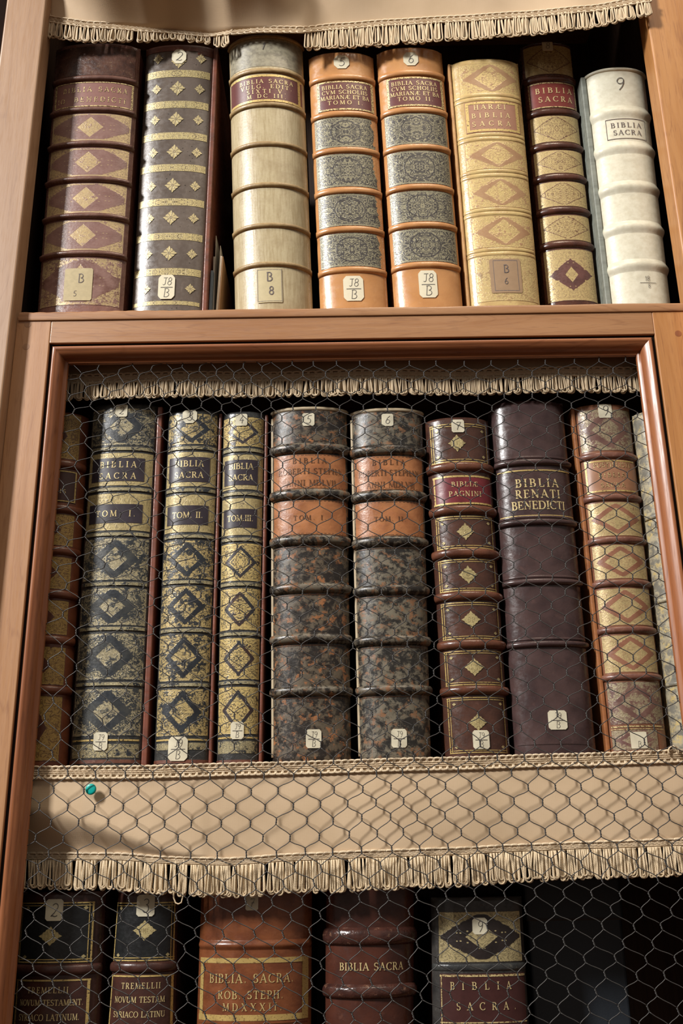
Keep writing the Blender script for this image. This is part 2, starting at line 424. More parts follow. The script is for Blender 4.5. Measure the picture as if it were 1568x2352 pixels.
# ---------------------------------------------------------------- lettering: roman capitals drawn as strokes
TH, TN = .155, .07
def arc(cx, cy, rx, ry, a0, a1, mod=True, n=14):
    o = []
    for k in range(n + 1):
        a = math.radians(a0 + (a1 - a0) * k / n)
        o.append((cx + rx * math.cos(a), cy + ry * math.sin(a), (TN + (TH - TN) * abs(math.cos(a)) ** 1.3) if mod else TN))
    return o
def ln(x0, y0, x1, y1, wd): return [(x0, y0, wd), ((x0 + x1) / 2, (y0 + y1) / 2, wd), (x1, y1, wd)]
def sf(x, y, h=.16): return ln(x - h, y, x + h, y, TN)
def stem(x): return [ln(x, 0, x, 1, TH), sf(x, .035), sf(x, .965)]
G = {
 'A': (.84, [ln(.08, 0, .42, 1, TN), ln(.40, 1, .74, 0, TH), ln(.2, .33, .62, .33, TN), sf(.08, .035, .12), sf(.74, .035, .14)]),
 'B': (.72, stem(.16) + [ln(.16, .965, .34, .965, TN), arc(.34, .75, .22, .215, 90, -90), ln(.16, .535, .36, .535, TN), arc(.36, .285, .27, .25, 90, -90), ln(.16, .035, .36, .035, TN)]),
 'C': (.80, [arc(.46, .5, .39, .47, 48, 312), ln(.73, .98, .73, .74, TN), ln(.73, .26, .73, .06, TN)]),
 'D': (.86, stem(.16) + [ln(.16, .965, .36, .965, TN), arc(.36, .5, .40, .465, 90, -90), ln(.16, .035, .36, .035, TN)]),
 'E': (.66, stem(.16) + [ln(.16, .965, .58, .965, TN), ln(.58, .98, .58, .78, TN), ln(.16, .52, .46, .52, TN), ln(.46, .62, .46, .42, TN), ln(.16, .035, .6, .035, TN), ln(.6, 0, .6, .22, TN)]),
 'G': (.84, [arc(.46, .5, .39, .47, 48, 312), ln(.73, .98, .73, .74, TN), ln(.74, .42, .74, .08, TH), sf(.72, .42, .14)]),
 'H': (.86, stem(.16) + stem(.68) + [ln(.16, .5, .68, .5, TN)]),
 'I': (.34, stem(.17)),
 'L': (.66, stem(.16) + [ln(.16, .035, .6, .035, TN), ln(.6, 0, .6, .26, TN)]),
 'M': (1.0, [ln(.12, 0, .16, 1, TN), ln(.16, 1, .5, .05, TH), ln(.5, .05, .84, 1, TN), ln(.84, 1, .88, 0, TH), sf(.12, .035, .12), sf(.88, .035, .14), sf(.1, .965, .08), sf(.9, .965, .08)]),
 'N': (.88, [ln(.15, 0, .15, 1, TN), ln(.13, 1, .72, 0, TH), ln(.72, 0, .72, 1, TN), sf(.15, .035, .12), sf(.72, .965, .13), sf(.1, .965, .1)]),
 'O': (.92, [arc(.46, .5, .38, .47, 0, 360, n=24)]),
 'P': (.66, stem(.16) + [ln(.16, .965, .34, .965, TN), arc(.34, .72, .24, .245, 90, -90), ln(.16, .475, .34, .475, TN)]),
 'R': (.78, stem(.16) + [ln(.16, .965, .34, .965, TN), arc(.34, .73, .22, .235, 90, -90), ln(.16, .495, .36, .495, TN), ln(.36, .5, .68, .02, TH), sf(.7, .035, .08)]),
 'S': (.62, [arc(.31, .735, .21, .235, 40, 270), arc(.31, .265, .23, .235, 90, -140), ln(.49, .97, .49, .78, TN), ln(.08, .03, .08, .24, TN)]),
 'T': (.76, [ln(.38, 0, .38, 1, TH), sf(.38, .035), ln(.06, .965, .70, .965, TN), ln(.06, 1, .06, .76, TN), ln(.70, 1, .70, .76, TN)]),
 'U': (.86, [ln(.17, 1, .17, .35, TH), arc(.43, .33, .27, .3, 180, 360), ln(.70, .33, .70, 1, TN), sf(.17, .965), sf(.7, .965, .12)]),
 'V': (.82, [ln(.1, 1, .42, 0, TH), ln(.42, 0, .74, 1, TN), sf(.1, .965, .14), sf(.74, .965, .12)]),
 'X': (.8, [ln(.12, 1, .68, 0, TH), ln(.68, 1, .12, 0, TN), sf(.12, .965, .12), sf(.68, .965, .12), sf(.12, .035, .12), sf(.68, .035, .12)]),
 'Y': (.78, [ln(.08, 1, .39, .48, TH), ln(.7, 1, .39, .48, TN), ln(.39, .48, .39, 0, TH), sf(.39, .035), sf(.1, .965, .12), sf(.68, .965, .12)]),
 'Æ': (1.05, [ln(.06, 0, .5, 1, TN), ln(.56, 1, .56, 0, TH), ln(.24, .36, .56, .36, TN), ln(.5, .965, .96, .965, TN), ln(.96, .98, .96, .78, TN), ln(.56, .52, .84, .52, TN), ln(.56, .035, .98, .035, TN), ln(.98, 0, .98, .22, TN), sf(.08, .035, .1)]),
 '.': (.34, [ln(.13, .09, .21, .09, .17)]), ',': (.34, [ln(.13, .09, .21, .09, .17)]), ' ': (.42, []), '·': (.34, [ln(.13, .45, .21, .45, .17)])}
def pen(pts): return [[(x, y, .075) for x, y in pts]]
def parc(cx, cy, rx, ry, a0, a1, n=10): return [(cx + rx * math.cos(math.radians(a0 + (a1 - a0) * k / n)), cy + ry * math.sin(math.radians(a0 + (a1 - a0) * k / n))) for k in range(n + 1)]
H = {
 '1': (.4, pen([(.1, .72), (.3, 1), (.2, 0)])),
 '2': (.62, pen(parc(.3, .74, .22, .24, 160, -30) + [(.3, .3), (.06, .04), (.2, .08), (.4, .02), (.56, .1)])),
 '3': (.6, pen(parc(.26, .77, .22, .22, 150, -80) + parc(.28, .28, .25, .29, 90, -150))),
 '4': (.6, pen([(.36, 1), (.06, .4), (.56, .4)]) + pen([(.4, .65), (.36, 0)])),
 '5': (.6, pen([(.54, 1), (.2, .96), (.14, .56)] + parc(.26, .3, .26, .3, 110, -140))),
 '6': (.58, pen([(.44, 1), (.2, .72), (.08, .36)] + parc(.28, .26, .21, .26, 170, -190, 14))),
 '7': (.6, pen([(.06, .86), (.12, .97), (.54, .95), (.3, .45), (.2, 0)]) + pen([(.16, .5), (.5, .54)])),
 '8': (.58, pen(parc(.28, .26, .22, .26, 90, 450, 16)) + pen(parc(.3, .76, .18, .24, -90, 270, 16))),
 '9': (.58, pen(parc(.27, .73, .22, .26, 0, 360, 14) + [(.5, .5), (.42, .2), (.26, -.08)])),
 'J': (.56, pen([(.08, .97), (.56, .99)]) + pen([(.36, .97), (.36, .3)] + parc(.2, .22, .16, .2, 0, -140))),
 'B': (.64, pen([(.14, 1), (.12, 0)]) + pen([(.06, .96)] + parc(.3, .75, .22, .23, 90, -90) + parc(.3, .26, .28, .26, 90, -90) + [(.08, .02)])),
 ' ': (.4, [])}

# ---------------------------------------------------------------- books
THM = math.radians(66)
paper = plain('aged_paper_label', (.66, .60, .44), .7, 0, .07, 200, .1)
paperB = plain('brown_paper_label', (.42, .34, .19), .7, 0, .22, 150, .3)
ink = plain('dark_ink', (.10, .09, .08), .6, 0, .3, 300, 0)
inkB = plain('faded_ink', (.11, .085, .08), .7, 0, .3, 400, 0)
pages_m = plain('old_page_edges', (.36, .26, .14), .8, 0, .3, 400, .4)
gold_m = goldmat('gilt', GOLD, .12)
gold_w = goldmat('worn_gilt', PALEGOLD, .45, (.12, .06, .03), False)
gold_l = goldmat('gilt_letters', (.70, .55, .27), .05, (.3, .2, .08), False)
gold_d = goldmat('dull_dark_letters', (.12, .055, .028), .2, (.22, .10, .045), False)
UVOFF = 0.
class Book:
    def __init__(s, label, L, R, ytop, Yj, sag, zb, spine_m, board_m, group, depth=.25, cap=.006, boards=(True, True), name='antique_book', tilt=0.):
        global UVOFF
        UVOFF += 1.37; s.off = UVOFF
        s.Yj, s.sag, s.zb, s.cap = Yj, sag, zb, cap
        (a, b), (c, d) = L; p, q = at(a, b, Yj), at(c, d, Yj); s.l = (p.x, p.z, (q.x - p.x) / (q.z - p.z))
        (a, b), (c, d) = R; p, q = at(a, b, Yj), at(c, d, Yj); s.r = (p.x, p.z, (q.x - p.x) / (q.z - p.z))
        cx = (L[0][0] + R[0][0]) / 2
        s.zt = at(cx, ytop, Yj - sag).z; s.H = s.zt - zb
        xm = (s.xl(zb) + s.xr(zb)) / 2
        s.root = thing(name, label, 'book', (xm, Yj, zb), group)
        s.wid = s.xr(s.zt) - s.xl(s.zt)
        # arc length
        pts = [s.P(k / 40, .5) for k in range(41)]; s.arc = sum((pts[k + 1] - pts[k]).length for k in range(40))
        s.arc_c = (s.P(.51, .5) - s.P(.49, .5)).length / .02
        s.parts(spine_m, board_m, depth, boards)
    def xl(s, z): return s.l[0] + (z - s.l[1]) * s.l[2]
    def xr(s, z): return s.r[0] + (z - s.r[1]) * s.r[2]
    def P(s, u, v):
        z = s.zb + s.H * v; th = (2 * u - 1) * THM
        xx = .5 + .5 * math.sin(th) / math.sin(THM); b = max(0, 1 - abs(2 * xx - 1) ** 2.3) ** .62
        a, c = s.xl(z), s.xr(z)
        k = 0.
        e = min(z - s.zb, s.zt - z); 
        if e < s.cap and s.cap > 0: k = s.cap * .8 * (1 - math.sqrt(max(0, 1 - (1 - e / s.cap) ** 2)))
        return Vector((a + (c - a) * xx, s.Yj - max(0, s.sag * b - k), z))
    def N(s, u, v):
        e = 1e-3; v = min(max(v, .03), .97); u = min(max(u, .004), .996)
        return (s.P(u + e, v) - s.P(u - e, v)).cross(s.P(u, v + e) - s.P(u, v - e)).normalized()
    def Q(s, u, v, off): return s.P(u, v) + s.N(u, v) * off
    def uvm(s, u, v): return (s.off + u * s.arc, v * s.H)
    def fu(s, f): return .5 + math.asin(max(-1, min(1, (2 * f - 1) * math.sin(THM)))) / (2 * THM)
    def yv(s, y):                                   # height on the crown for a measured row
        z = s.zb + s.H * .5
        for _ in range(5):
            p = Vector(((s.xl(z) + s.xr(z)) / 2, s.Yj - s.sag, z)); px, _y = proj(p)
            z = at(px, y, s.Yj - s.sag).z
        return (z - s.zb) / s.H
    def parts(s, sm, bm, depth, boards):
        m = MB(); NV = 90
        vs = sorted(set([k / NV for k in range(NV + 1)] + [s.cap / s.H * q for q in (.05, .15, .3, .5, .75)] + [1 - s.cap / s.H * q for q in (.05, .15, .3, .5, .75)]))
        idx = [[m.vert(s.P(i / 28, v), s.uvm(i / 28, v), (i / 14 - 1, 2 * v - 1)) for v in vs] for i in range(29)]
        for i in range(28):
            for j in range(len(vs) - 1): m.face(idx[i][j], idx[i + 1][j], idx[i + 1][j + 1], idx[i][j + 1])
        for j in (0, len(vs) - 1):                 # closed head and tail
            a = [idx[i][j] for i in range(29)]
            m.face(*(a if j else a[::-1]))
        s.spine = m.build('spine', sm, s.root)
        T = .0045
        for k, show in enumerate(boards):
            f = (s.xl, s.xr)[k]; sg = (-1, 1)[k]; m = MB()
            y0 = s.Yj - .0005; q = []; T = .0045; e0 = .0004
            if show is not True and show: T, e0, y0 = -show, 0, s.Yj - .0045   # board standing proud of the spine
            if not show: continue
            for z in (s.zb, s.zt - .002):
                for (dx, y) in ((0, y0), (0, s.Yj + depth), (-sg * T, s.Yj + depth), (-sg * T, y0)):
                    q.append(m.vert((f(z) + dx - sg * e0, y, z), (s.off + y, z)))
            m.face(0, 1, 2, 3); m.face(7, 6, 5, 4)
            for e in range(4): m.face(e, e + 4, (e + 1) % 4 + 4, (e + 1) % 4)
            m.build('cover_board', bm, s.root, smooth=False, bevel=.0018 if T < 0 else .0012)
        m = MB(); q = []
        for z in (s.zb + .004, s.zt - .008):
            for x, y in ((s.xl(z) + .006, s.Yj + .002), (s.xr(z) - .006, s.Yj + .002), (s.xr(z) - .006, s.Yj + depth - .006), (s.xl(z) + .006, s.Yj + depth - .006)):
                q.append(m.vert((x, y, z), (s.off + x, y)))
        m.face(0, 3, 2, 1); m.face(4, 5, 6, 7)
        for e in range(4): m.face(e, (e + 1) % 4, (e + 1) % 4 + 4, e + 4)
        m.build('page_block', pages_m, s.root, smooth=False)
    def patch(s, m, f0, f1, v0, v1, off, nu=14, nv=10, shape=None, skirt=True):
        u0, u1 = s.fu(f0), s.fu(f1)
        def uvp(i, j):
            a = 2 * i - 1; b = 2 * j - 1
            if shape: a *= shape(b)
            return u0 + (u1 - u0) * (a + 1) / 2, v0 + (v1 - v0) * j
        lo = len(m.v)
        idx = m.grid(lambda i, j: s.Q(*uvp(i, j), off), nu, nv, lambda i, j: s.uvm(*uvp(i, j)), lambda i, j: (2 * i - 1, 2 * j - 1))
        if skirt:
            ring = [idx[i][0] for i in range(nu + 1)] + [idx[nu][j] for j in range(1, nv + 1)] + [idx[i][nv] for i in range(nu - 1, -1, -1)] + [idx[0][j] for j in range(nv - 1, 0, -1)]
            low = []
            for r in ring:
                i, j = [(i, j) for i in range(nu + 1) for j in range(nv + 1) if idx[i][j] == r][0]
                low.append((m.vert(s.Q(*uvp(i / nu, j / nv), off), m.uv[r], m.pan[r]), m.vert(s.Q(*uvp(i / nu, j / nv), max(-.0002, off - .0006)), m.uv[r], m.pan[r])))
            n = len(ring)
            for k in range(n): m.face(low[k][0], low[k][1], low[(k + 1) % n][1], low[(k + 1) % n][0])
    def panel(s, y0, y1, mat, f0=.04, f1=.96, off=.0004, name='tooled_panel', parent=None, nu=20, nv=10, label=None):
        m = MB(); s.patch(m, f0, f1, s.yv(y1), s.yv(y0), off, nu, nv)
        o = m.build(name, mat, parent or s.root)
        if label: o['label'] = label
        return o
    def band(s, y, hpx, bump, mat, ex=2, soft=False, f0=0., f1=1.):
        v0, v1 = s.yv(y + hpx / 2), s.yv(y - hpx / 2); m = MB(); n = 12
        u0, u1 = s.fu(f0), s.fu(f1)
        def fn(i, j):
            t = 2 * j - 1
            b = (.5 + .5 * math.cos(math.pi * t)) if soft else max(0, 1 - abs(t) ** 2.4) ** .55
            u = u0 + (u1 - u0) * i
            e = min(1, min(i, 1 - i) / .03 + .35)
            return s.Q(u, v0 + (v1 - v0) * j, bump * b * e - .0004)
        idx = m.grid(fn, 30, n, lambda i, j: s.uvm(u0 + (u1 - u0) * i, v0 + (v1 - v0) * j))
        for k in (0, 30): m.face(*([idx[k][j] for j in range(n + 1)][::(1 if k == 0 else -1)]))
        return m.build('raised_band', mat, s.root)
    def rules(s, items, mat=None, name='gilt_rule', off=.0006, parent=None):
        """items: (y, f0, f1, thick_px) level rules or ('v', f, y0, y1, thick_f) upright rules"""
        m = MB(); o = None
        for it in items:
            if name == 'gilt_rule' and m.v: m.build(name, mat or gold_m, parent or s.root); m = MB()
            if it[0] == 'v':
                _, f, y0, y1, t = it; s.patch(m, f - t / 2, f + t / 2, s.yv(y1), s.yv(y0), off, 1, 8, skirt=False)
            else:
                y, f0, f1, t = it; s.patch(m, f0, f1, s.yv(y + t / 2), s.yv(y - t / 2), off, 20, 1, skirt=False)
        return m.build(name, mat or gold_m, parent or s.root)
    def frame(s, y0, y1, f0, f1, t, mat=None, ft=None, **k):
        ft = ft or .02
        return s.rules([(y0, f0, f1, t), (y1, f0, f1, t), ('v', f0 + ft / 2, y0, y1, ft), ('v', f1 - ft / 2, y0, y1, ft)], mat, name='gilt_border', **k)
    def lozenge(s, items, mat, name='gilt_lozenge', off=.0007):
        """items: (y, f, half width fraction, half height px); one scalloped stamp each"""
        for (y, f, hf, hy) in items:
            m = MB(); n = 48; vc = s.yv(y); vh = (s.yv(y - hy) - s.yv(y + hy)) / 2
            pt = lambda q, a: (s.fu(f + hf * q * math.cos(a)), vc + vh * q * math.sin(a))
            rad = lambda a: (1 + .055 * math.cos(12 * a)) / (abs(math.cos(a)) + abs(math.sin(a))) * .94
            rings = []
            for q in (.06, .35, .65, .85, 1.):
                rings.append([m.vert(s.Q(*pt(q * rad(a), a), off), s.uvm(*pt(q * rad(a), a)), (q * rad(a) * math.cos(a), q * rad(a) * math.sin(a))) for a in [6.28318 * k / n for k in range(n)]])
            m.face(*rings[0])
            for A_, B3 in zip(rings, rings[1:]):
                for k in range(n): m.face(A_[k], B3[k], B3[(k + 1) % n], A_[(k + 1) % n])
            m.build(name, mat, s.root)
    def strokes(s, m, chars, font, y, fc, hpx, track=0., wmax=None, off=.0009, slant=0., bold=1., tiltpx=0.):
        v0, v1 = s.yv(y + hpx / 2), s.yv(y - hpx / 2); hm = (v1 - v0) * s.H
        W = sum(font[c][0] + track for c in chars) - track
        k = 1.
        if wmax: k = min(wmax * s.wid / (W * hm), 9) if wmax > 0 else 1.
        x = -W / 2; uc = s.fu(fc); cnt = 0
        for c in chars:
            w_, sts = font[c]
            for st in sts:
                cnt += 1; L = []
                dense = []
                for (a, b) in zip(st, st[1:]):
                    n = max(1, int(math.hypot(b[0] - a[0], b[1] - a[1]) / .22))
                    for q in range(n): dense.append([a[e] + (b[e] - a[e]) * q / n for e in range(3)])
                dense.append(list(st[-1]))
                for q, (px, py, wd) in enumerate(dense):
                    a = dense[max(q - 1, 0)]; b = dense[min(q + 1, len(dense) - 1)]
                    dx, dy = b[0] - a[0], b[1] - a[1]; l = math.hypot(dx, dy) or 1
                    nx, ny = -dy / l * wd / 2 * bold, dx / l * wd / 2 * bold
                    L.append([((x + px + sg * nx + slant * (py + sg * ny)) * hm * k, (py + sg * ny) * hm) for sg in (1, -1)])
                pr = None
                for (a, b) in L:
                    cur = [m.vert(s.Q(uc + q[0] / s.arc_c, v0 + (q[1] + tiltpx * q[0]) / s.H, off + .00001 * (cnt % 7)), s.uvm(uc + q[0] / s.arc, v0 + q[1] / s.H)) for q in (a, b)]
                    if pr: m.face(pr[0], pr[1], cur[1], cur[0])
                    pr = cur
            x += w_ + track
    def text(s, lines, mat=None, parent=None, name='title_lettering', off=.0011, bold=1.):
        """lines: (text, y, cap height px, width fraction, centre fraction)"""
        m = MB()
        for (tx, y, h, wf, fc) in lines:
            nat = sum(G[c][0] for c in tx); n = len(tx)
            hm = (s.yv(y - h / 2) - s.yv(y + h / 2)) * s.H
            track = (wf * s.wid / hm - nat) / max(1, n - 1)
            if track < .06:
                k = wf * s.wid / hm / (nat + .06 * (n - 1)); s.strokes(m, tx, G, y, fc, h, .06, wmax=wf, off=off, bold=bold)
            else: s.strokes(m, tx, G, y, fc, h, track, off=off, bold=bold)
        return m.build(name, mat or gold_l, parent or s.root)
    def mark(s, y, f, wpx, hpx, top=None, bot=None, mat=None, cham=.3, big=None, inkm=None, rule=True, off=.0010):
        """little paper shelf label with inked characters"""
        v = s.yv(y); z = s.zb + v * s.H; sc = 1 / (proj(s.Q(s.fu(f), v, 0) + Vector((.01, 0, 0)))[0] - proj(s.Q(s.fu(f), v, 0))[0]) * .01
        hf = wpx * sc / s.wid / 2
        m = MB(); ch = cham * .8; asp = wpx / hpx
        s.patch(m, f - hf, f + hf, s.yv(y + hpx / 2), s.yv(y - hpx / 2), off, 8, 20, shape=lambda b: 1 - 2 * ch * max(0, (abs(b) - (1 - 2 * ch * asp)) / (2 * ch * asp)))
        lab = m.build('shelf_label', mat or paper, s.root); ik = inkm or ink
        m = MB()
        if big: s.strokes(m, big, H, y, f, hpx * .62, .02, off=off + .0003, slant=.12, bold=.8)
        if top: s.strokes(m, top, H, y - hpx * .23, f + .005, hpx * .30, .04, off=off + .0003, slant=.1, bold=.8)
        if bot: s.strokes(m, bot, H, y + hpx * .24, f, hpx * .36, .04, off=off + .0003, slant=.08, bold=.75)
        if top and bot and rule: s.patch(m, f - hf * .7, f + hf * .75, s.yv(y + hpx * .02 + .7), s.yv(y + hpx * .02 - .7), off + .0003, 4, 1, skirt=False)
        if m.v: m.build('handwriting', ik, lab)
        return lab

GR1, GR2, GR3 = 'old books on the upper shelf', 'old books on the middle shelf', 'old books on the bottom shelf'

# ===== upper shelf
L_red = leather('worn_red_brown_calf', (.23, .115, .09), (.15, .065, .05), (.30, .18, .13), .34, 45, .4)
L_redd = leather('dark_red_brown_bands', (.085, .026, .017), (.05, .015, .010), (.16, .07, .04), .42, 60, .3)
L_redb = leather('red_brown_bands', (.17, .085, .062), (.11, .048, .035), (.25, .15, .11), .36, 60, .3)
t_b1 = tooled('calf_with_gilt_corners', (.52, .38, .19), (.24, .135, .112), (.28, .74), (1.12, 1.25), .45, .22, 8, base2=(.19, .098, .082), asp=1.3, dots=.55, infil=.35)
b = Book('red-brown calf folio with raised bands and gilt lozenges, beside left post on upper shelf', ((130, 110), (87, 712)), ((323, 110), (283, 712)), 96, .042, .016, zs1, L_red, L_redd, GR1)
for y in (181, 253, 331, 413, 497, 583): b.band(y, 12, .0056, L_redb)
b.panel(107, 172, leather('scuffed_dark_head', (.10, .045, .03), (.05, .022, .016), (.34, .24, .14), .36, 60, .6), name='head_panel')
ttl = b.panel(189, 245, plain('faded_brown_label', (.23, .105, .085), .4, 0, .15), .03, .97, .0008, 'title_label')
b.frame(190, 244, .05, .96, 2, gold_w, parent=ttl, off=.0012)
b.text([('BIBLIA SACRA', 206, 11, .78, .53), ('IO. BENEDICTI', 229, 11, .84, .48)], gold_w, ttl, off=.0011)
for (y0, y1) in ((261, 323), (340, 405), (421, 489), (506, 575)): b.panel(y0, y1, t_b1)
b.panel(593, 700, tooled('calf_tail_panel', (.48, .35, .18), (.24, .135, .112), (.28, .74), (1.1, 1.05), .6, .42, 8, asp=1.3, base2=(.13, .055, .042), dots=.5), name='tail_panel')
b.mark(654, .49, 70, 74, None, None, paperB, .06, off=.0012)
for ch_, y_, f_, h_ in (('B', 640, .52, 20), ('5', 675, .46, 12)): m = MB(); b.strokes(m, ch_, H, y_, f_, h_, off=.0016); m.build('handwriting', inkB, b.root)

L_grey = leather('grey_brown_calf', (.135, .105, .085), (.095, .072, .058), (.19, .145, .115), .33, 30, .3, 3., .9)
L_rust = leather('rust_red_calf_cover', (.17, .050, .026), (.10, .03, .017), None, .45, 40)
g_band = tooled('gilt_roll_border', (.58, .47, .22), (.14, .10, .06), None, (.001, .001), .85, .02, 2.0, asp=9., border=True, lw=-.03)
g_flow = tooled('gilt_flower', (.60, .49, .25), (.17, .125, .085), None, (.001, .001), .4, .0, 3.2, border=False, rays=.75)
b = Book('smooth grey-brown folio with seven gilt roll borders and small gilt flowers, numbered 2', ((337, 115), (303, 712)), ((491, 118), (464, 712)), 100, .058, .012, zs1, L_grey, L_rust, GR1, boards=(True, .0075))
for y in (169, 240, 312, 385, 464, 543, 624): b.panel(y - 8, y + 8, g_band, .02, .965, .0004, 'gilt_roll_border', nv=3)
b.panel(691, 700, g_band, .02, .965, .0004, 'gilt_roll_border', nv=3)
for y in (133, 203, 274, 349, 426, 500, 582, 662):
    b.lozenge([(y, .20, .076, 12), (y, .83, .076, 12)], g_flow, 'gilt_flower')
    if y not in (662,): b.lozenge([(y + (8 if y == 133 else 0), .51, .115, 17)], g_flow, 'gilt_flower')
b.panel(102, 117, L_rust, .0, 1., .0005, 'worn_head'); b.panel(114, 124, L_rust, .78, 1., .0005, 'worn_head')
b.mark(131, .51, 33, 32, big='2', cham=.35, off=.0014)
b.mark(660, .5, 40, 55, 'J8', 'B', cham=.22, off=.0014)

# thin booklets between the grey folio and the vellum folio
def booklet(label, px, yt, Y, dep, th, mat, lean=0., name='booklet', edge=None):
    p = at(px, 712, Y); zt = at(px, yt, Y).z
    th_ = thing(name, label, 'booklet', (p.x, Y, zs1), 'thin booklets on the upper shelf')
    m = MB(); q = []
    x0 = p.x
    for z, dx in ((zs1, 0), (zt, lean)):
        for (x, y) in ((0, 0), (th, 0), (th, dep), (0, dep)): q.append(m.vert((x0 + x + dx, Y + y, z), (x + y, z)))
    m.face(0, 3, 2, 1); m.face(4, 5, 6, 7)
    for e in range(4): m.face(e, (e + 1) % 4, (e + 1) % 4 + 4, e + 4)
    m.build('cover', mat, th_, smooth=False, bevel=.0006)
    if edge:
        m = MB(); z = zs1; q = []
        for z, dx in ((zs1 + .001, 0), (zt + .0003, lean)):
            for (x, y) in ((-.0004, -.0006), (th * .55, -.0006), (th * .55, dep * .98), (-.0004, dep * .98)): q.append(m.vert((x0 + x + dx, Y + y, z), (x + y, z)))
        m.face(0, 3, 2, 1); m.face(4, 5, 6, 7)
        for e in range(4): m.face(e, (e + 1) % 4, (e + 1) % 4 + 4, e + 4)
        m.build('page_edges', edge, th_, smooth=False)
    return th_
mm = plain
booklet('thin steel-blue booklet, shortest of the booklets beside the grey-brown folio', 478, 621, .066, .16, .0042, mm('blue_grey_card', (.09, .12, .15), .5), .0016)
booklet('thin grey booklet rising behind the steel-blue one', 487, 589, .075, .15, .003, mm('grey_card', (.30, .26, .21), .7), -.001)
booklet('pale grey sheet, tallest of the papers beside the grey-brown folio', 491, 541, .086, .10, .0012, mm('pale_grey_card', (.40, .37, .31), .75), -.001)
booklet('white card standing behind the brown booklet beside the vellum folio', 499, 564, .084, .13, .0010, mm('white_card', (.66, .62, .56), .7), .0010)
booklet('brown paper booklet with cream page edges, nearest the vellum folio', 494, 589, .070, .17, .0046, mm('brown_card', (.30, .16, .07), .7), .0050, edge=mm('cream_edges', (.68, .57, .44), .75))

V_old = vellum('streaky_old_vellum', (.46, .38, .23), (.36, .28, .155), (.30, .22, .12), True, .34)
V_rim = vellum('ochre_vellum_cord', (.36, .245, .11), (.26, .16, .065), (.18, .10, .04), False, .42)
b = Book('tall yellowed vellum folio with thin brown cords and a red title band', ((526, 100), (540, 712)), ((694, 100), (718, 712)), 80, .046, .029, zs1, V_old, V_old, GR1, cap=.005)
for y in (163, 241, 331, 425, 518, 607): b.band(y, 11, .0042, V_rim)
m = MB(); m.tube([b.Q(k / 30, 1 - .004 / b.H, .0006) for k in range(31)], .0028, 8); m.build('head_cap', V_rim, b.root)
b.panel(92, 152, vellum('grey_stained_vellum', (.30, .27, .19), (.16, .14, .10), (.40, .35, .24), False, .4), .02, .98, .0003, 'head_panel')
L_lab = plain('dark_red_label', (.115, .03, .028), .36, 0, .25)
ttl = b.panel(171, 234, L_lab, .025, .965, .0006, 'title_label')
b.rules([(174, .03, .96, 5), (231, .03, .96, 5), ('v', .925, 172, 233, .03)], gold_m, parent=ttl, off=.0009)
b.text([('BIBLIA SACRA', 187, 9, .74, .50), ('VULG. EDIT.', 199, 9, .70, .50), ('SIXTI V.', 210, 9, .52, .50), ('M DC III.', 221, 9, .52, .50)], gold_l, ttl, off=.0010)
m = MB(); b.strokes(m, '1', H, 106, .47, 17, off=.0009, slant=.2); m.build('handwriting', ink, b.root)
b.mark(656, .47, 60, 78, None, None, plain('yellow_paper_label', (.47, .39, .22), .65, 0, .15), .03)
b.frame(620, 692, .315, .625, 1.2, inkB, .007, off=.0010)
m = MB(); b.strokes(m, 'B', H, 636, .47, 20, off=.0014, bold=1.5); b.strokes(m, '8', H, 668, .49, 18, off=.0014, bold=1.6); m.build('handwriting', inkB, b.root)

L_tan = leather('orange_tan_calf', (.53, .26, .10), (.44, .20, .07), (.57, .31, .14), .3, 22, .2)
L_tanb = leather('orange_tan_bands', (.52, .25, .095), (.42, .18, .06), None, .32, 40, .2)
FILC = (.30, .27, .175)
t_dk = tooled('dark_panel_with_pale_scrollwork', FILC, (.055, .048, .044), (.40, .70), (.44, .76), .95, .12, 6.5, base2=(.036, .031, .031), asp=1.5, lw=.09, medal=True, infil=.97)
t_dkt = tooled('torn_dark_panel_with_pale_scrollwork', FILC, (.055, .048, .044), (.40, .70), (.44, .76), .95, .12, 6.5, base2=(.036, .031, .031), asp=1.5, lw=.09, medal=True, infil=.97, torn=(.86, (.52, .25, .095)))
for lab, Lp, Rp, yt, bands, titl, pans, mk, mk2, tomo, tmat in (
    ('orange calf volume with torn dark gilt panels and white label 5', ((708, 125), (735, 710)), ((856, 125), (891, 706)), 117, (178, 262, 345, 438, 527, 620), (186, 253),
     ((269, 337), (353, 428), (445, 518), (535, 611)), (143, '5', 35, 30), (663, 48, 57), 'TOMO I.', t_dkt),
    ('orange calf volume with whole dark gilt panels and white label 6', ((864, 118), (905, 706)), ((1013, 115), (1062, 703)), 106, (168, 253, 338, 430, 517, 609), (177, 244),
     ((260, 330), (346, 421), (438, 508), (525, 600)), (136, '6', 34, 30), (653, 44, 62), 'TOMO II.', t_dk)):
    b = Book(lab, Lp, Rp, yt, .046, .016, zs1, L_tan, L_tan, GR1, cap=.006)
    for y in bands: b.band(y, 14, .0042, L_tanb)
    ttl = b.panel(*titl, L_lab, .11, .955, .0006, 'title_label')
    b.frame(titl[0] + 2, titl[1] - 2, .11, .955, 3.5, gold_w, .035, parent=ttl, off=.0009)
    y0 = titl[0]
    b.text([('BIBLIA SACRA', y0 + 14, 9, .72, .53), ('CVM SCHOLIIS', y0 + 26, 9, .72, .53), ('MARIANÆ ET BA', y0 + 38, 9, .78, .53), (tomo, y0 + 50, 9, .54, .53)], gold_l, ttl, off=.0010)
    for (p0, p1) in pans: b.panel(p0, p1, tmat, .045, .965)
    b.mark(mk[0], .5, mk[2], mk[3], big=mk[1], cham=.3)
    b.mark(mk2[0], .50, mk2[1], mk2[2], 'J8', 'B', cham=.2)

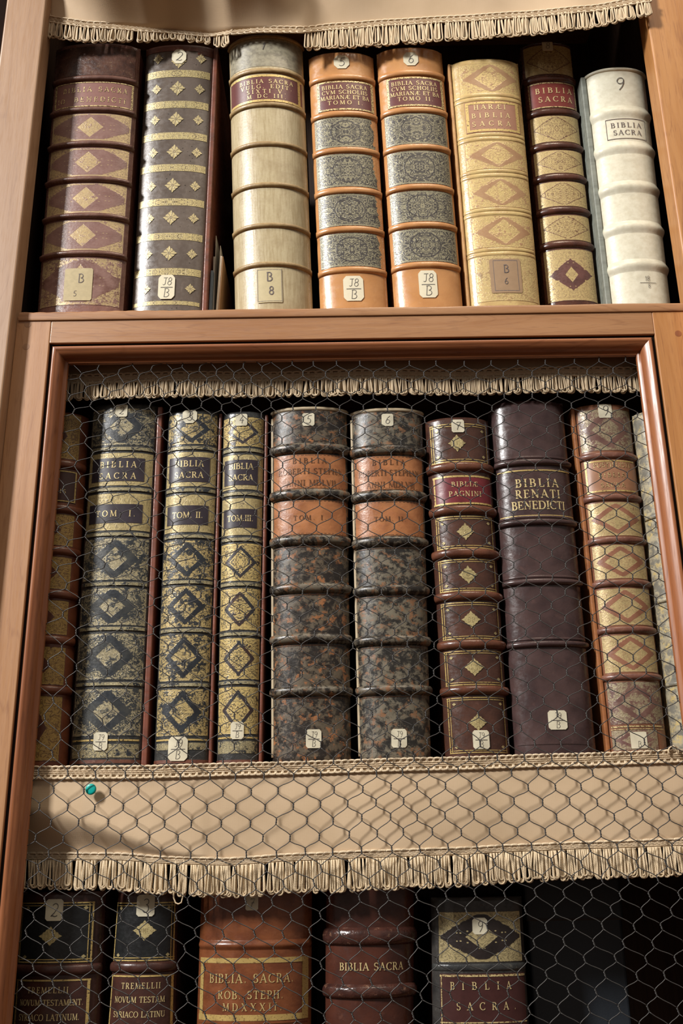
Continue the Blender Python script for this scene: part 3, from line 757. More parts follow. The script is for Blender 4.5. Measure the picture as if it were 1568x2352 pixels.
t_gold = tooled('worn_overall_gilding', (.64, .475, .20), (.38, .225, .115), (.48, .80), (.88, .98), .55, .26, 6.5, base2=(.33, .18, .09), asp=1.2)
L_fawn = leather('gilded_fawn_calf', (.55, .40, .17), (.44, .29, .12), (.33, .19, .09), .3, 45, .3)
L_fawnB = leather('fawn_calf_cover', (.48, .27, .11), (.38, .19, .07), None, .4, 40)
b = Book('gold-covered fawn calf folio with flat bands, cracked head and faded brown label', ((1033, 145), (1079, 698)), ((1188, 140), (1239, 697)), 131, .046, .015, zs1, L_fawn, L_fawnB, GR1, cap=.008, boards=(.0045, True))
for y in (222, 313, 397, 485, 577):
    b.band(y - 5, 9, .0014, L_fawn); b.band(y + 5, 9, .0014, L_fawn)
for (y0, y1) in ((146, 214), (324, 387), (408, 475), (496, 567)): b.panel(y0, y1, t_gold, .1, .97)
ttl = b.panel(232, 303, plain('faded_brown_morocco_label', (.32, .155, .095), .45, 0, .12), .14, .93, .0006, 'title_label')
b.frame(236, 299, .15, .92, 5, gold_m, .045, parent=ttl, off=.0009)
b.text([('HARÆI', 246, 11, .46, .50), ('BIBLIA', 265, 11, .56, .51), ('SACRA', 284, 11, .56, .51)], gold_l, ttl, off=.0010)
b.panel(586, 690, tooled('worn_gilt_tail', (.60, .45, .20), (.42, .27, .125), None, (.4, .4), .5, .3, 6.5, asp=.9), .1, .97, name='tail_panel')
b.mark(634, .52, 76, 78, None, None, plain('brown_shelf_label', (.30, .19, .105), .6, 0, .15), .05)
b.frame(599, 668, .35, .70, 1.5, inkB, .008, off=.0010)
m = MB(); b.strokes(m, 'B', H, 618, .53, 18, off=.0014, bold=1.3); b.strokes(m, '6', H, 646, .52, 14, off=.0014, bold=1.3); m.build('handwriting', inkB, b.root)

L_mah = leather('dark_mahogany_calf', (.095, .035, .022), (.055, .02, .014), (.15, .07, .045), .28, 40, .25)
t_b7 = tooled('dense_gilt_panel', (.54, .405, .18), (.15, .075, .042), (.84, .92), (.90, .98), .30, .06, 7.5, asp=1.4, base2=(.11, .045, .028), infil=.72, dots=.0)
b = Book('slender dark brown volume with dense gilt panels and red label, beside the white vellum book', ((1193, 100), (1252, 697)), ((1309, 105), (1373, 694)), 94, .070, .014, zs1, L_mah, L_mah, GR1)
for y in (180, 257, 335, 407, 483, 561): b.band(y, 15, .0044, L_mah)
for (y0, y1) in ((104, 170), (266, 325), (345, 397), (417, 473), (494, 551)): b.panel(y0, y1, t_b7, .04, .97)
b.panel(572, 690, tooled('gilt_tail_panel', (.56, .42, .19), (.14, .06, .05), (.22, .3), (.80, .62), .35, .06, 8, asp=.8, dots=.8, infil=.4), .04, .97, name='tail_panel')
ttl = b.panel(190, 247, plain('crimson_label', (.20, .042, .034), .33, 0, .2), .05, .965, .0006, 'title_label')
b.frame(191, 246, .06, .96, 2.2, gold_w, parent=ttl, off=.0009)
b.text([('BIBLIA', 208, 12, .74, .54), ('SACRA', 228, 12, .68, .56)], gold_l, ttl, off=.0010)
b.mark(106, .5, 24, 22, big='8', cham=.1)

V_white = vellum('white_vellum', (.66, .63, .50), (.58, .54, .41), (.46, .43, .33), False, .42)
V_grey = vellum('grey_green_vellum_cover', (.22, .235, .20), (.16, .17, .145), (.26, .27, .23), False, .5)
b = Book('short white vellum volume with soft rounded cords, handwritten 9, at right end of upper shelf', ((1343, 180), (1402, 694)), ((1477, 160), (1538, 690)), 156, .050, .020, zs1, V_white, V_grey, GR1, cap=.006, boards=(.008, True))
for y in (256, 338, 428, 520, 608): b.band(y, 36, .0040, V_white, soft=True)
m = MB(); m.tube([b.Q(k / 30, 1 - .003 / b.H, .0004) for k in range(31)], .0030, 8); m.build('head_cap', V_white, b.root)
b.frame(273, 318, .2, .86, 1.4, inkB, .008)
b.text([('BIBLIA', 287, 11, .50, .53), ('SACRA', 304, 11, .46, .54)], inkB, off=.0006)
m = MB(); b.strokes(m, '9', H, 192, .49, 26, off=.0008, slant=.15, bold=.8)
b.strokes(m, '18', H, 640, .58, 11, off=.0008); b.strokes(m, '8', H, 657, .60, 9, off=.0008); b.patch(m, .45, .72, b.yv(650), b.yv(649), .0008, 4, 1, skirt=False)
m.build('handwriting', ink, b.root)

# ===== middle shelf
zB2 = zs2
Y2, S2 = .080, .026
L_chest = leather('chestnut_calf', (.20, .065, .03), (.13, .038, .018), None, .36, 40, .25)
t_r1 = tooled('chestnut_with_gilt_triangles', (.46, .29, .085), (.10, .034, .02), None, (.50, .85), .60, .08, 7, asp=1., base2=(.075, .024, .014))
b = Book('chestnut calf book half hidden behind the left door moulding', ((92, 950), (20, 1760)), ((205, 950), (154, 1760)), 944, Y2, S2, zB2, L_chest, L_chest, GR2)
for y in (1066, 1168, 1264, 1364, 1469, 1584): b.band(y, 20, .0046, L_chest)
for (y0, y1) in ((950, 1053), (1180, 1252), (1278, 1352), (1378, 1456), (1485, 1572), (1598, 1748)): b.panel(y0, y1, t_r1, .04, .90)
ttl = b.panel(1080, 1152, plain('brown_black_label', (.06, .022, .016), .35, 0, .2), .05, .90, .0006, 'title_label')
b.frame(1082, 1150, .06, .89, 2.4, gold_m, parent=ttl, off=.0009)
b.text([('SIS', 1128, 9, .2, .64)], gold_l, ttl, off=.0010)

BL, BL2 = (.026, .030, .036), (.016, .017, .02)
L_blk = leather('worn_black_calf', (.05, .05, .047), (.024, .025, .026), (.15, .14, .11), .34, 60, .5)
L_brwn = leather('red_brown_cover', (.20, .062, .036), (.13, .04, .024), None, .42, 30)
t_r2 = tooled('worn_black_and_gilt_panel', (.44, .37, .22), BL, (.34, .58), (.66, 1.0), .96, .43, 10., base2=(.055, .056, .052), asp=1.2, infil=.35, lw=.045)
t_r3 = tooled('black_and_gilt_panel', (.56, .42, .18), BL, (.42, .62), (.68, .92), .86, .42, 8.5, base2=BL2, asp=.9, infil=.6, lw=.02)
t_r4 = tooled('bright_black_and_gilt_panel', (.66, .49, .19), BL, (.52, .66), (.72, .86), .70, .22, 7.5, base2=(.05, .024, .02), asp=.8, infil=.85, lw=.0)
t_row = tooled('gilt_ornament_strip', (.46, .385, .21), BL, None, (.001, .001), .75, .32, 3.4, asp=6., border=False)
t_fr = tooled('gilt_label_border', (.52, .41, .19), (.14, .10, .055), None, (.001, .001), .45, .10, 3., asp=6.)
L_dl = plain('violet_black_label', (.035, .026, .034), .34, 0, .4)
for lab, Lp, Rp, yt, bands, tl, tm, pans, mk, mk2, tx, tmat, last in (
    ('thick worn black folio with faded gilt lozenges, labelled TOM I', ((213, 945), (160, 1755)), ((363, 935), (325, 1755)), 925, (1031, 1124, 1227, 1341, 1444, 1571, 1700),
     (1040, 1115), (1133, 1218), ((938, 1022), (1236, 1332), (1350, 1436), (1454, 1561), (1581, 1690)), (944, .48, 27, 28, '2'), (1703, .45, 33, 42), 'TOM. I.', t_r2, (1709, 1740)),
    ('black and gilt folio with patches of lost gilding, numbered 3 on an octagonal label', ((388, 945), (354, 1755)), ((504, 945), (479, 1755)), 940, (1029, 1126, 1232, 1337, 1448, 1573, 1699),
     (1038, 1117), (1136, 1222), ((950, 1020), (1241, 1329), (1346, 1440), (1457, 1564), (1582, 1690)), (956, .45, 33, 33, '3'), (1720, .46, 46, 56), 'TOM. II.', t_r3, (1706, 1722)),
    ('narrow black and gilt folio with the brightest gilding, labelled TOM III', ((513, 948), (498, 1752)), ((609, 945), (594, 1752)), 943, (1034, 1134, 1239, 1342, 1456, 1568, 1694),
     (1044, 1124), (1144, 1229), ((958, 1025), (1248, 1334), (1351, 1447), (1465, 1560), (1577, 1686)), (965, .46, 27, 27, '4'), (1678, .5, 33, 40), 'TOM.III.', t_r4, (1702, 1730))):
    b = Book(lab, Lp, Rp, yt, Y2 - .008, .014, zB2, L_blk, L_brwn, GR2, cap=.005, boards=(True, .0075 if 'thick' in lab else .0045))
    for y in bands[:-1]:
        b.band(y, 12, .0016, L_blk); b.panel(y - 3.5, y + 3.5, t_row, .05, .96, .0015, 'gilt_band_ornament', nv=2)
    b.rules([(bands[-1], .04, .96, 4)], gold_m)
    for (y0, y1) in pans: b.panel(y0, y1, tmat, .03, .97)
    b.panel(*last, t_row, .04, .96, name='tail_panel')
    b.panel(1745 if last[1] < 1742 else 1744, 1753, leather('rubbed_tail', (.16, .06, .035), (.09, .03, .02), (.3, .16, .1), .5, 60), .0, 1., .0005, 'worn_tail')
    for k, (y0, y1) in enumerate((tl, tm)):
        fr = b.panel(y0, y1, t_fr, .03, .97, .0005, 'label_border')
        q = 9 if k == 0 else (24 if k else 0)
        ttl = b.panel(y0 + (12 if k == 0 else 25), y1 - (10 if k == 0 else 17), L_dl, .08, .86, .0009, 'title_label')
        if k == 0: b.text([('BIBLIA', y0 + 27, 14, .56, .47), ('SACRA', y0 + 53, 14, .56, .47)], gold_l, ttl, off=.0012)
        else: b.text([(tx, (y0 + 25 + y1 - 17) / 2, 14, .60, .47)], gold_l, ttl, off=.0012)
    b.mark(mk[0], mk[1], mk[2], mk[3], big=mk[4], cham=.32 if mk[4] == '3' else .12, off=.0014)
    b.mark(mk2[0], mk2[1], mk2[2], mk2[3], 'J9', 'B', cham=.2, off=.0016)

L_marb = marbled('black_sprinkled_calf', (.022, .017, .014), (.115, .088, .058), (.30, .125, .05))
L_marb2 = marbled('grey_sprinkled_calf', (.024, .021, .018), (.16, .135, .095), (.24, .12, .06))
L_or = leather('orange_label_leather', (.42, .17, .065), (.32, .115, .042), (.25, .09, .04), .38, 45, .35)
V_edge = plain('pale_vellum_edge', (.50, .40, .26), .5)
for lab, Lp, Rp, yt, bands, mk, mk2, tx, l2, mat, rp in (
    ('thick sprinkled black folio with rusty patches and two orange labels, numbered 5', ((625, 945), (626, 1752)), ((796, 942), (806, 1752)), 932, (1029, 1134, 1240, 1350, 1466, 1587), (964, .49, 28, 29, '5'), (1697, .53, 38, 43), 'TOM. I.', 'ROBERTI STEPHA', L_marb, 0),
    ('thick sprinkled grey folio with two orange labels, numbered 6', ((806, 948), (826, 1748)), ((969, 940), (989, 1746)), 935, (1033, 1137, 1243, 1354, 1470, 1584), (965, .5, 27, 28, '6'), (1696, .55, 40, 43), 'TOM. II.', 'ROBERTI STEPHAN', L_marb2, 2)):
    matb = marbled(mat.name + '_bands', (.022, .018, .015), (.15, .125, .09), (.20, .095, .045), .20)
    b = Book(lab, Lp, Rp, yt, Y2 - .006, .018, zB2, mat, mat, GR2, cap=.009)
    for y in bands: b.band(y, 24, .0072, matb)
    t1 = b.panel(bands[0] + 15, bands[1] - 13, L_or, .03, .97, .0006, 'title_label')
    y0 = bands[0] + 15
    b.text([('BIBLIA', y0 + 14, 12, .44, .50), (l2, y0 + 38, 13, .88, .50), ('ANNI MDLVII', y0 + 65, 13, .66, .52)], gold_d, t1, off=.0012)
    t2 = b.panel(bands[1] + 15, bands[2] - 13, L_or, .03, .97, .0006, 'title_label')
    b.text([(tx, bands[1] + 55, 11, .42, .50)], gold_d, t2, off=.0012)
    b.rules([(y0 + 2, .04, .96, 1.5), (bands[1] - 15, .04, .96, 1.5), (bands[1] + 17, .04, .96, 1.5), (bands[2] - 15, .04, .96, 1.5)] + [(y + 16, .06, .94, 1.2) for y in bands[2:]], gold_d)
    b.mark(mk[0], mk[1], mk[2], mk[3], big=mk[4], cham=.14)
    b.mark(mk2[0], mk2[1], mk2[2], mk2[3], 'J9', 'B', cham=.16)
    m = MB(); m.tube([b.Q(k / 30, 1 - .004 / b.H, .0000) for k in range(31)], .0030, 8); m.build('head_cap', V_edge, b.root)
    m = MB(); m.tube([b.P(.0, v / 40) + Vector((.0006, -.001, 0)) for v in range(1, 40)], .0022, 8); m.build('joint_edge', V_edge, b.root)

L_choc = leather('chocolate_calf', (.085, .036, .024), (.05, .022, .016), (.13, .062, .045), .33, 40, .3)
L_chb = leather('reddish_brown_bands', (.15, .055, .03), (.09, .032, .018), None, .3, 40)
g_loz = tooled('gilt_lozenge_stamp', (.58, .47, .22), (.13, .085, .04), None, (.001, .001), .5, .05, 3.6, border=False, asp=1.2)
b = Book('chocolate brown folio with small gilt lozenges and crimson label, numbered 7 on middle shelf', ((975, 965), (1024, 1740)), ((1119, 962), (1171, 1736)), 956, Y2 - .004, .020, zB2, L_choc, L_chb, GR2)
for y in (1072, 1171, 1270, 1368, 1479, 1585): b.band(y, 22, .0062, L_chb)
ttl = b.panel(1092, 1158, plain('crinkled_crimson_label', (.16, .022, .028), .33, 0, .35, 60, .6), .06, .95, .0006, 'title_label')
b.rules([(1094, .06, .95, 4), (1156, .06, .95, 4), ('v', .08, 1092, 1158, .02)], gold_m, parent=ttl, off=.0009)
b.text([('BIBLIÆ', 1112, 11, .40, .54), ('PAGNINI', 1134, 12, .50, .54)], gold_l, ttl, off=.0010)
for (y0, y1) in ((974, 1060), (1186, 1258), (1285, 1356), (1384, 1466), (1495, 1572), (1602, 1728)):
    b.rules([(y0, .06, .94, 2), (y0 + 5, .06, .94, 1.5), (y1, .06, .94, 2), (y1 - 5, .06, .94, 1.5), ('v', .07, y0, y1, .012), ('v', .10, y0, y1, .008), ('v', .93, y0, y1, .012)], gold_m, 'gilt_border')
    for f in (.16, .87): b.lozenge([(y0 + 14, f, .03, 4), (y1 - 13, f, .03, 4)], g_loz, 'gilt_corner_flower')
b.lozenge([(1018, .46, .14, 20), (1221, .5, .14, 20), (1320, .5, .15, 21), (1423, .5, .15, 20), (1532, .5, .16, 21), (1659, .5, .15, 20)], g_loz)
b.mark(979, .49, 29, 29, big='7', cham=.14, off=.0012)
b.mark(1699, .53, 41, 43, 'J9', 'B', cham=.14, off=.0014)

L_plum = leather('plum_brown_calf', (.075, .043, .040), (.045, .025, .025), (.11, .06, .052), .3, 28, .3)
b = Book('plain plum-brown folio lettered in large gold capitals, middle shelf', ((1127, 940), (1183, 1738)), ((1292, 935), (1369, 1732)), 915, Y2 - .008, .018, zB2, L_plum, L_plum, GR2, cap=.012)
b.root['label'] = 'plain plum-brown folio lettered RENATI BENEDICTI in large gold capitals'
for y in (1062, 1199, 1336, 1479): b.band(y, 15, .0058, L_plum); b.band(y - 12, 7, .0016, L_plum)
b.rules([(1080, .02, .98, 3), (1184, .02, .98, 3)], gold_m)
b.rules([(1708, .03, .97, 2)], L_plum, 'tail_line', .0008)
b.text([('BIBLIA', 1109, 19, .60, .52), ('RENATI', 1134, 19, .62, .52), ('BENEDICTI', 1160, 19, .76, .52)], gold_l, off=.0005, bold=1.1)
b.mark(1654, .52, 43, 44, 'J9', 'B', cham=.14, off=.0012)

t_r9 = tooled('fawn_and_gilt_lozenge_panel', (.58, .44, .21), (.30, .135, .08), (.56, .66), (.88, .94), .36, .06, 7., asp=1.2, base2=(.24, .10, .058))
t_r9w = tooled('rubbed_lozenge_panel', (.38, .31, .19), (.19, .105, .08), (.52, .62), (.84, .9), .55, .42, 7., asp=1.2, base2=(.13, .06, .05))
L_fox = leather('fox_brown_calf', (.27, .12, .065), (.18, .07, .038), (.36, .2, .12), .36, 40, .3)
L_foxd = leather('fox_brown_bands', (.21, .09, .06), (.13, .05, .035), (.33, .2, .14), .36, 60)
L_oran = leather('orange_brown_cover', (.36, .14, .05), (.26, .09, .032), None, .42, 40)
b = Book('fox-brown volume with bold gilt lozenge panels on orange-brown boards, middle shelf', ((1318, 945), (1401, 1730)), ((1443, 930), (1532, 1725)), 926, Y2 - .006, .016, zB2, L_fox, L_oran, GR2, boards=(.0055, True))
for y in (1046, 1142, 1240, 1339, 1446, 1554): b.band(y, 16, .0044, L_foxd)
b.panel(940, 1034, t_r9w, .04, .96)
for (y0, y1) in ((1153, 1230), (1251, 1328), (1351, 1435), (1458, 1543)): b.panel(y0, y1, t_r9, .04, .96)
b.panel(1566, 1662, t_r9w, .04, .96); b.panel(1676, 1722, t_r9w, .04, .8, name='tail_panel')
b.rules([(1668, .04, .96, 3), (1674, .04, .96, 2)], gold_w)
ttl = b.panel(1056, 1130, plain('fawn_label', (.34, .165, .09), .38, 0, .14), .06, .93, .0006, 'title_label')
b.rules([(1059, .06, .93, 3), (1127, .06, .93, 3), ('v', .075, 1056, 1130, .025)], gold_m, parent=ttl, off=.0009)
b.text([('POSTILLISTI', 1068, 10, .66, .52), ('BIBLIA', 1091, 10, .46, .50), ('SACRA', 1114, 10, .42, .50)], gold_w, ttl, off=.0010)
b.mark(943, .5, 31, 34, big='9', cham=.08, off=.0010)
b.mark(1700, .46, 40, 38, None, 'B', cham=.06, off=.0010)

V_mot = marbled('mottled_grey_yellow_vellum', (.20, .185, .15), (.42, .36, .24), (.55, .42, .18))
b = Book('mottled grey and yellow vellum book half hidden behind the right door moulding', ((1450, 950), (1548, 1735)), ((1560, 945), (1690, 1735)), 938, Y2 - .01, .024, zB2, V_mot, V_mot, GR2, cap=.008)
for y in (1180, 1373, 1566): b.band(y, 12, .0030, V_mot)

# ===== bottom shelf
Y3 = .085
L_bkbr = leather('brown_black_calf', (.065, .025, .018), (.038, .016, .013), (.10, .045, .03), .34, 40, .3)
L_bpan = leather('black_morocco', (.016, .017, .017), (.010, .010, .011), (.035, .036, .034), .36, 60, .3)
for lab, Lp, Rp, yt, pan, lz, bandy, til, mk, lines, f0, f1 in (
    ('brown-black folio with black panel numbered 2, beside left moulding on bottom shelf', ((52, 2060), (30, 2352)), ((243, 2052), (228, 2352)), 2048, (2072, 2212), (2150, .42, .14, 23), 2228, (2250, 2420), (2090, .45, 40, 50, '2'),
     [('TREMELLII', 2274, 14, .50, .42), ('NOVUM TESTAMENT.', 2303, 14, .80, .46), ('SYRIACO LATINUM.', 2337, 15, .76, .44)], .03, .90),
    ('brown-black folio with scuffed black panel numbered 3, second on bottom shelf', ((272, 2052), (249, 2352)), ((409, 2050), (402, 2352)), 2047, (2072, 2208), (2137, .52, .19, 24), 2222, (2240, 2410), (2080, .52, 40, 50, '3'),
     [('TREMELLII', 2264, 14, .68, .50), ('NOVUM TESTAM', 2296, 14, .90, .48), ('SYRIACO LATINU', 2330, 14, .92, .48)], .02, .97)):
    b = Book(lab, Lp, Rp, yt, Y3, .020, zs3, L_bkbr, L_bkbr, GR3)
    b.panel(pan[0], pan[1], L_bpan, f0, f1, name='black_panel')
    y0, y1 = pan
    b.rules([(y0 + 2, f0, f1, 3), (y0 + 8, f0, f1, 2), (y1 - 2, f0, f1, 3), (y1 - 8, f0, f1, 2), ('v', f0 + .012, y0, y1, .018), ('v', f1 - .012, y0, y1, .018), ('v', f1 - .05, y0, y1, .01)], gold_m, 'gilt_border', off=.0008)
    for f in (f0 + .09, f1 - .09): b.lozenge([(y0 + 14, f, .03, 5), (y1 - 14, f, .03, 5)], g_loz, 'gilt_corner_flower')
    b.lozenge([lz], g_loz)
    b.band(bandy, 26, .0044, L_bkbr)
    ttl = b.panel(*til, L_bkbr, f0, f1, .0006, 'title_label')
    b.rules([(til[0] + 2, f0, f1, 4), ('v', f1 - .02, til[0], til[1], .03), ('v', f0 + .02, til[0], til[1], .02)], gold_m, 'gilt_border', off=.0010, parent=ttl)
    b.text(lines, gold_l, ttl, off=.0010)
    b.mark(mk[0], mk[1], mk[2], mk[3], big=mk[4], cham=.16, off=.0014)

L_cogn = leather('cognac_calf', (.21, .068, .026), (.14, .042, .018), (.27, .10, .045), .3, 28, .3, .6)
L_cogd = leather('cognac_cover', (.07, .026, .014), (.045, .017, .011), None, .4, 30)
b = Book('broad cognac calf folio with gilt-framed title dated MDXXXII', ((462, 2060), (452, 2352)), ((716, 2060), (714, 2352)), 2024, Y3, .030, zs3, L_cogn, L_cogd, GR3)
b.band(2171, 30, .0030, L_cogn, soft=True)
ttl = b.panel(2199, 2352, L_cogn, .03, .97, .0006, 'title_label')
b.rules([(2206, .03, .97, 12), (2338, .03, .97, 14), ('v', .945, 2200, 2345, .05), ('v', .05, 2200, 2345, .03)], t_fr if False else goldmat('gilt_frame', (.55, .38, .13), .1, (.16, .08, .03)), parent=ttl, off=.0010)
b.text([('BIBLIA. SACRA.', 2247, 21, .78, .48), ('ROB. STEPH.', 2285, 19, .58, .48), ('MDXXXII.', 2313, 18, .52, .50)], goldmat('letters_dark_gold', (.60, .45, .19), .15, (.25, .12, .04), False), ttl, off=.0012)
b.mark(2074, .48, 29, 34, big='7', cham=.14)
b = Book('mahogany folio with two thick scuffed bands and BIBLIA SACRA between them', ((748, 2060), (747, 2352)), ((950, 2060), (949, 2352)), 2022, Y3, .028, zs3, leather('deep_mahogany_calf', (.082, .026, .016), (.05, .017, .012), (.12, .045, .028), .3, 25, .3), L_cogd, GR3)
L_scuf = leather('scuffed_bands', (.075, .028, .02), (.04, .017, .014), (.38, .20, .12), .25, 60, .6)
for y, h in ((2151, 42), (2278, 34)): b.band(y, h, .0065, L_scuf)
b.text([('BIBLIA SACRA', 2220, 18, .72, .52)], gold_l, off=.0009)
b.mark(2028, .5, 28, 26, cham=.1)
t_t5 = tooled('black_lozenge_in_gilt_corners', (.50, .40, .20), (.028, .020, .018), (.34, .50), (1.0, .98), .52, .05, 7., asp=1.3, dots=1., infil=.5)
b = Book('dark folio with black lozenge in gilt corners, numbered 9, last on bottom shelf', ((990, 2075), (993, 2352)), ((1197, 2065), (1214, 2352)), 2061, Y3, .016, zs3, leather('charcoal_calf', (.045, .040, .036), (.022, .02, .019), (.10, .09, .08), .4, 50, .4), L_bkbr, GR3)
b.panel(2094, 2210, t_t5, .07, .96)
b.band(2222, 18, .0020, L_blk)
ttl = b.panel(2236, 2400, plain('oxblood_label', (.055, .018, .016), .35, 0, .3), .08, .97, .0006, 'title_label')
b.rules([(2241, .08, .97, 5), (2349, .08, .97, 3), ('v', .095, 2240, 2400, .01)], gold_w, parent=ttl, off=.0010)
b.text([('BIBLIA', 2264, 18, .70, .50), ('SACRA.', 2311, 18, .68, .56)], gold_l, ttl, off=.0013, bold=.95)
b.mark(2127, .51, 34, 38, big='9', cham=.2, off=.0010)
# deep in the shade at the right
p0, p1, zt = at(1212, 2150, .16), at(1432, 2150, .16), at(1300, 2018, .16).z
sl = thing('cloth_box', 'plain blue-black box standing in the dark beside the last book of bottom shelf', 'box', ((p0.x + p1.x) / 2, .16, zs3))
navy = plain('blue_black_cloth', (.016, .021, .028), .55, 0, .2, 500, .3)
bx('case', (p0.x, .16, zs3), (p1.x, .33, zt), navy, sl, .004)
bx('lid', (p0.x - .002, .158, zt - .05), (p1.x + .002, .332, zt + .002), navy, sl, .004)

# ---------------------------------------------------------------- cloth curtains with gimp braid and looped fringe
t = NT('fawn_cloth'); uv = t.uv('UVMap'); x, y, _ = t.xyz(uv)
wv = (x * 5200.).op('SINE') * .5 + (y * 5200.).op('SINE') * .5; n = t.noise(uv, 14, 3)
t.set('Base Color', t.mix(n.ss(.3, .7), (.58, .42, .265), (.52, .37, .225))); t.set('Roughness', .72); t.set('Sheen Weight', .15)
t.bump(wv * .4 + t.noise(t.scale(uv, (1, .2, 1)), 900, 2), .18, .0004); cloth_m = t.m
def cord(name, a, b_):
    t = NT(name); uv = t.uv('UVMap'); x, y, _ = t.xyz(uv)
    tw = ((y * 3600.) + (x * 1050.)).op('SINE'); n = t.noise(uv, 40, 2)
    t.set('Base Color', t.mix(n.ss(.3, .7), a, b_)); t.set('Roughness', .5); t.set('Sheen Weight', .2); t.bump(tw, .35, .0004)
    return t.m
cord_m = cord('cream_silk_cord', (.70, .55, .36), (.56, .42, .255))
tape_m = cord('cream_braid', (.70, .55, .37), (.58, .43, .265))

def fringe(name, top, drop, N, parent, cords=3, r=.0011, direction=None, seed=1, wjit=.0008):
    """loops hung along top(s); drop(s) = length"""
    rn = random.Random(seed); m = MB()
    for k in range(N):
        s = (k + .5) / N
        for c in range(cords):
            ss = min(1, max(0, s + rn.uniform(-.24, .24) / N))
            P = Vector(top(ss)); Pa, Pb = Vector(top(max(0, ss - .002))), Vector(top(min(1, ss + .002)))
            tx = (Pb - Pa).normalized(); L = drop(ss) * rn.uniform(.90, 1.05); hw = rn.uniform(.22, .40) * (Vector(top(1)) - Vector(top(0))).length / N
            dn = Vector(direction(ss)).normalized() if direction else Vector((0, 0, -1))
            dn = (dn + tx * rn.uniform(-.07, .07)).normalized(); yo = Vector((0, -1, 0)) * (c * .0007 + rn.uniform(-.0006, .0006))
            if direction: yo = Vector((0, -.4, .8)) * (c * .0010) if abs(dn.y) > .5 else yo
            hb = hw * rn.uniform(.8, 1.15); Lb = L - hb * 1.1
            if L < .009: continue
            pts = [P - tx * (hw * .55 + (hb - hw * .55) * q) + dn * Lb * q + yo for q in (0, .35, .7, 1)]
            pts += [P + tx * hb * math.sin(math.radians(a)) + dn * (Lb + hb * 1.1 * math.cos(math.radians(a))) + yo for a in (-60, -30, 0, 30, 60)]
            pts += [P + tx * (hw * .55 + (hb - hw * .55) * q) + dn * Lb * q + yo for q in (1, .7, .35, 0)]
            m.tube(pts, r, 5)
    return m.build(name, cord_m, parent)
def braid(name, line, N, hgt, parent, seed=1, nrm=(0, -1, 0), lower=True):
    """gimp braid: flat tape with scallop loops along its edges; line(s) = centre line"""
    rn = random.Random(seed); m = MB(); nv = Vector(nrm)
    def fr(s):
        P = Vector(line(s)); tx = (Vector(line(min(1, s + .003))) - Vector(line(max(0, s - .003)))).normalized(); return P, tx, nv.cross(tx).normalized()
    def tp(i, j):
        P, tx, up = fr(i); return P + up * (hgt * .40 * (2 * j - 1)) + nv * .0014 * (1 - (2 * j - 1) ** 2) + nv * .0006
    m.grid(tp, N * 2, 4, lambda i, j: (j * .006, i * 1.0))
    L = (Vector(line(1)) - Vector(line(0))).length
    for k in range(N):
        P, tx, up = fr((k + .5) / N); w_ = L / N * .62
        for sg in ((1, -1) if lower else (1,)):
            pts = [P + tx * (w_ * math.sin(math.radians(a)) * rn.uniform(.95, 1.05)) + up * sg * (hgt * .12 + hgt * .40 * max(0, math.cos(math.radians(a * .62)))) + nv * (.0017 + .0008 * math.cos(math.radians(a))) for a in (-130, -90, -60, -30, 0, 30, 60, 90, 130)]
            m.tube(pts, .0015, 5)
    for j in range(3):
        m.tube([(lambda f_: f_[0] + f_[2] * (hgt * .17 * (j - 1)) + nv * (.0022 + .0004 * math.sin(q * 2.4 + j * 2)))(fr(q / (N * 4))) for q in range(N * 4 + 1)], .0008, 5)
    return m.build(name, tape_m, parent)
def cloth(name, fn, n, m_, parent, sx, sy):
    m = MB(); m.grid(fn, n, m_, lambda i, j: (i * sx, j * sy)); return m.build(name, cloth_m, parent, solid=.0014)

# upper curtain
cu = thing('curtain', 'fawn cloth curtain with cream looped fringe hanging above the upper row of books', 'curtain', (0, -.02, 1.5), 'fringed dust curtains')
edge = [(112, 48), (145, 53), (207, 61), (379, 73), (482, 82), (530, 77), (600, 72), (690, 73), (780, 65), (900, 56), (1040, 48), (1200, 38), (1350, 25), (1485, 3)]
Yed = [(112, .004), (220, .012), (330, .024), (400, .034), (470, .034), (530, .010), (610, .006), (690, .006), (730, .016), (850, .018), (1000, .014), (1150, .002), (1350, -.018), (1490, -.034)]
def cedge(s):
    px = 112 + s * (1492 - 112); return at(px, lin(edge, px), lin(Yed, px))
Yup = [(100, .000), (190, -.004), (300, -.085), (400, -.12), (500, -.115), (600, -.075), (690, -.016), (760, -.010), (900, -.014), (1050, -.014), (1200, -.022), (1350, -.026), (1500, -.034)]
def ccl(i, j):
    P = cedge(i); px = 112 + i * 1380; dz = j * .30
    Yt = lin(Yup, px + 330 * j * (1 - sst(350, 500, px))); k = min(1, j / .30) * .75 + .25 * sst(0, .3, j)
    y = P.y + (Yt - P.y) * (k if k > 0 else 0) + .005 * math.sin(px * .021 + j * 3) * sst(0, .3, j) * (.4 + .6 * sst(600, 800, px))
    if px > 1300: y -= .004 * j
    xx = P.x + (0 if i > .02 else 0) - .012 * (1 - sst(0, .05, i)) * j * 1.5 + .012 * sst(.95, 1., i) * j
    return Vector((xx, y, P.z + dz))
cloth('cloth_panel', ccl, 150, 40, cu, .9, .3)
def cline(s): P = cedge(s); return P + Vector((0, -.001, .0005))
braid('braid', cline, 92, .011, cu, 3)
def cdrop(s):
    px = 112 + s * 1380
    return lin([(112, .030), (200, .030), (330, .022), (400, .014), (470, .014), (515, .026), (530, .010), (545, .004), (690, .004), (700, .03), (715, .036), (860, .040), (1000, .038), (1200, .036), (1350, .033), (1490, .026)], px)
def cdir(s):
    px = 112 + s * 1380
    k = sst(525, 550, px) * (1 - sst(680, 702, px))
    return (0, 1.0 * k, -1 + .98 * k)
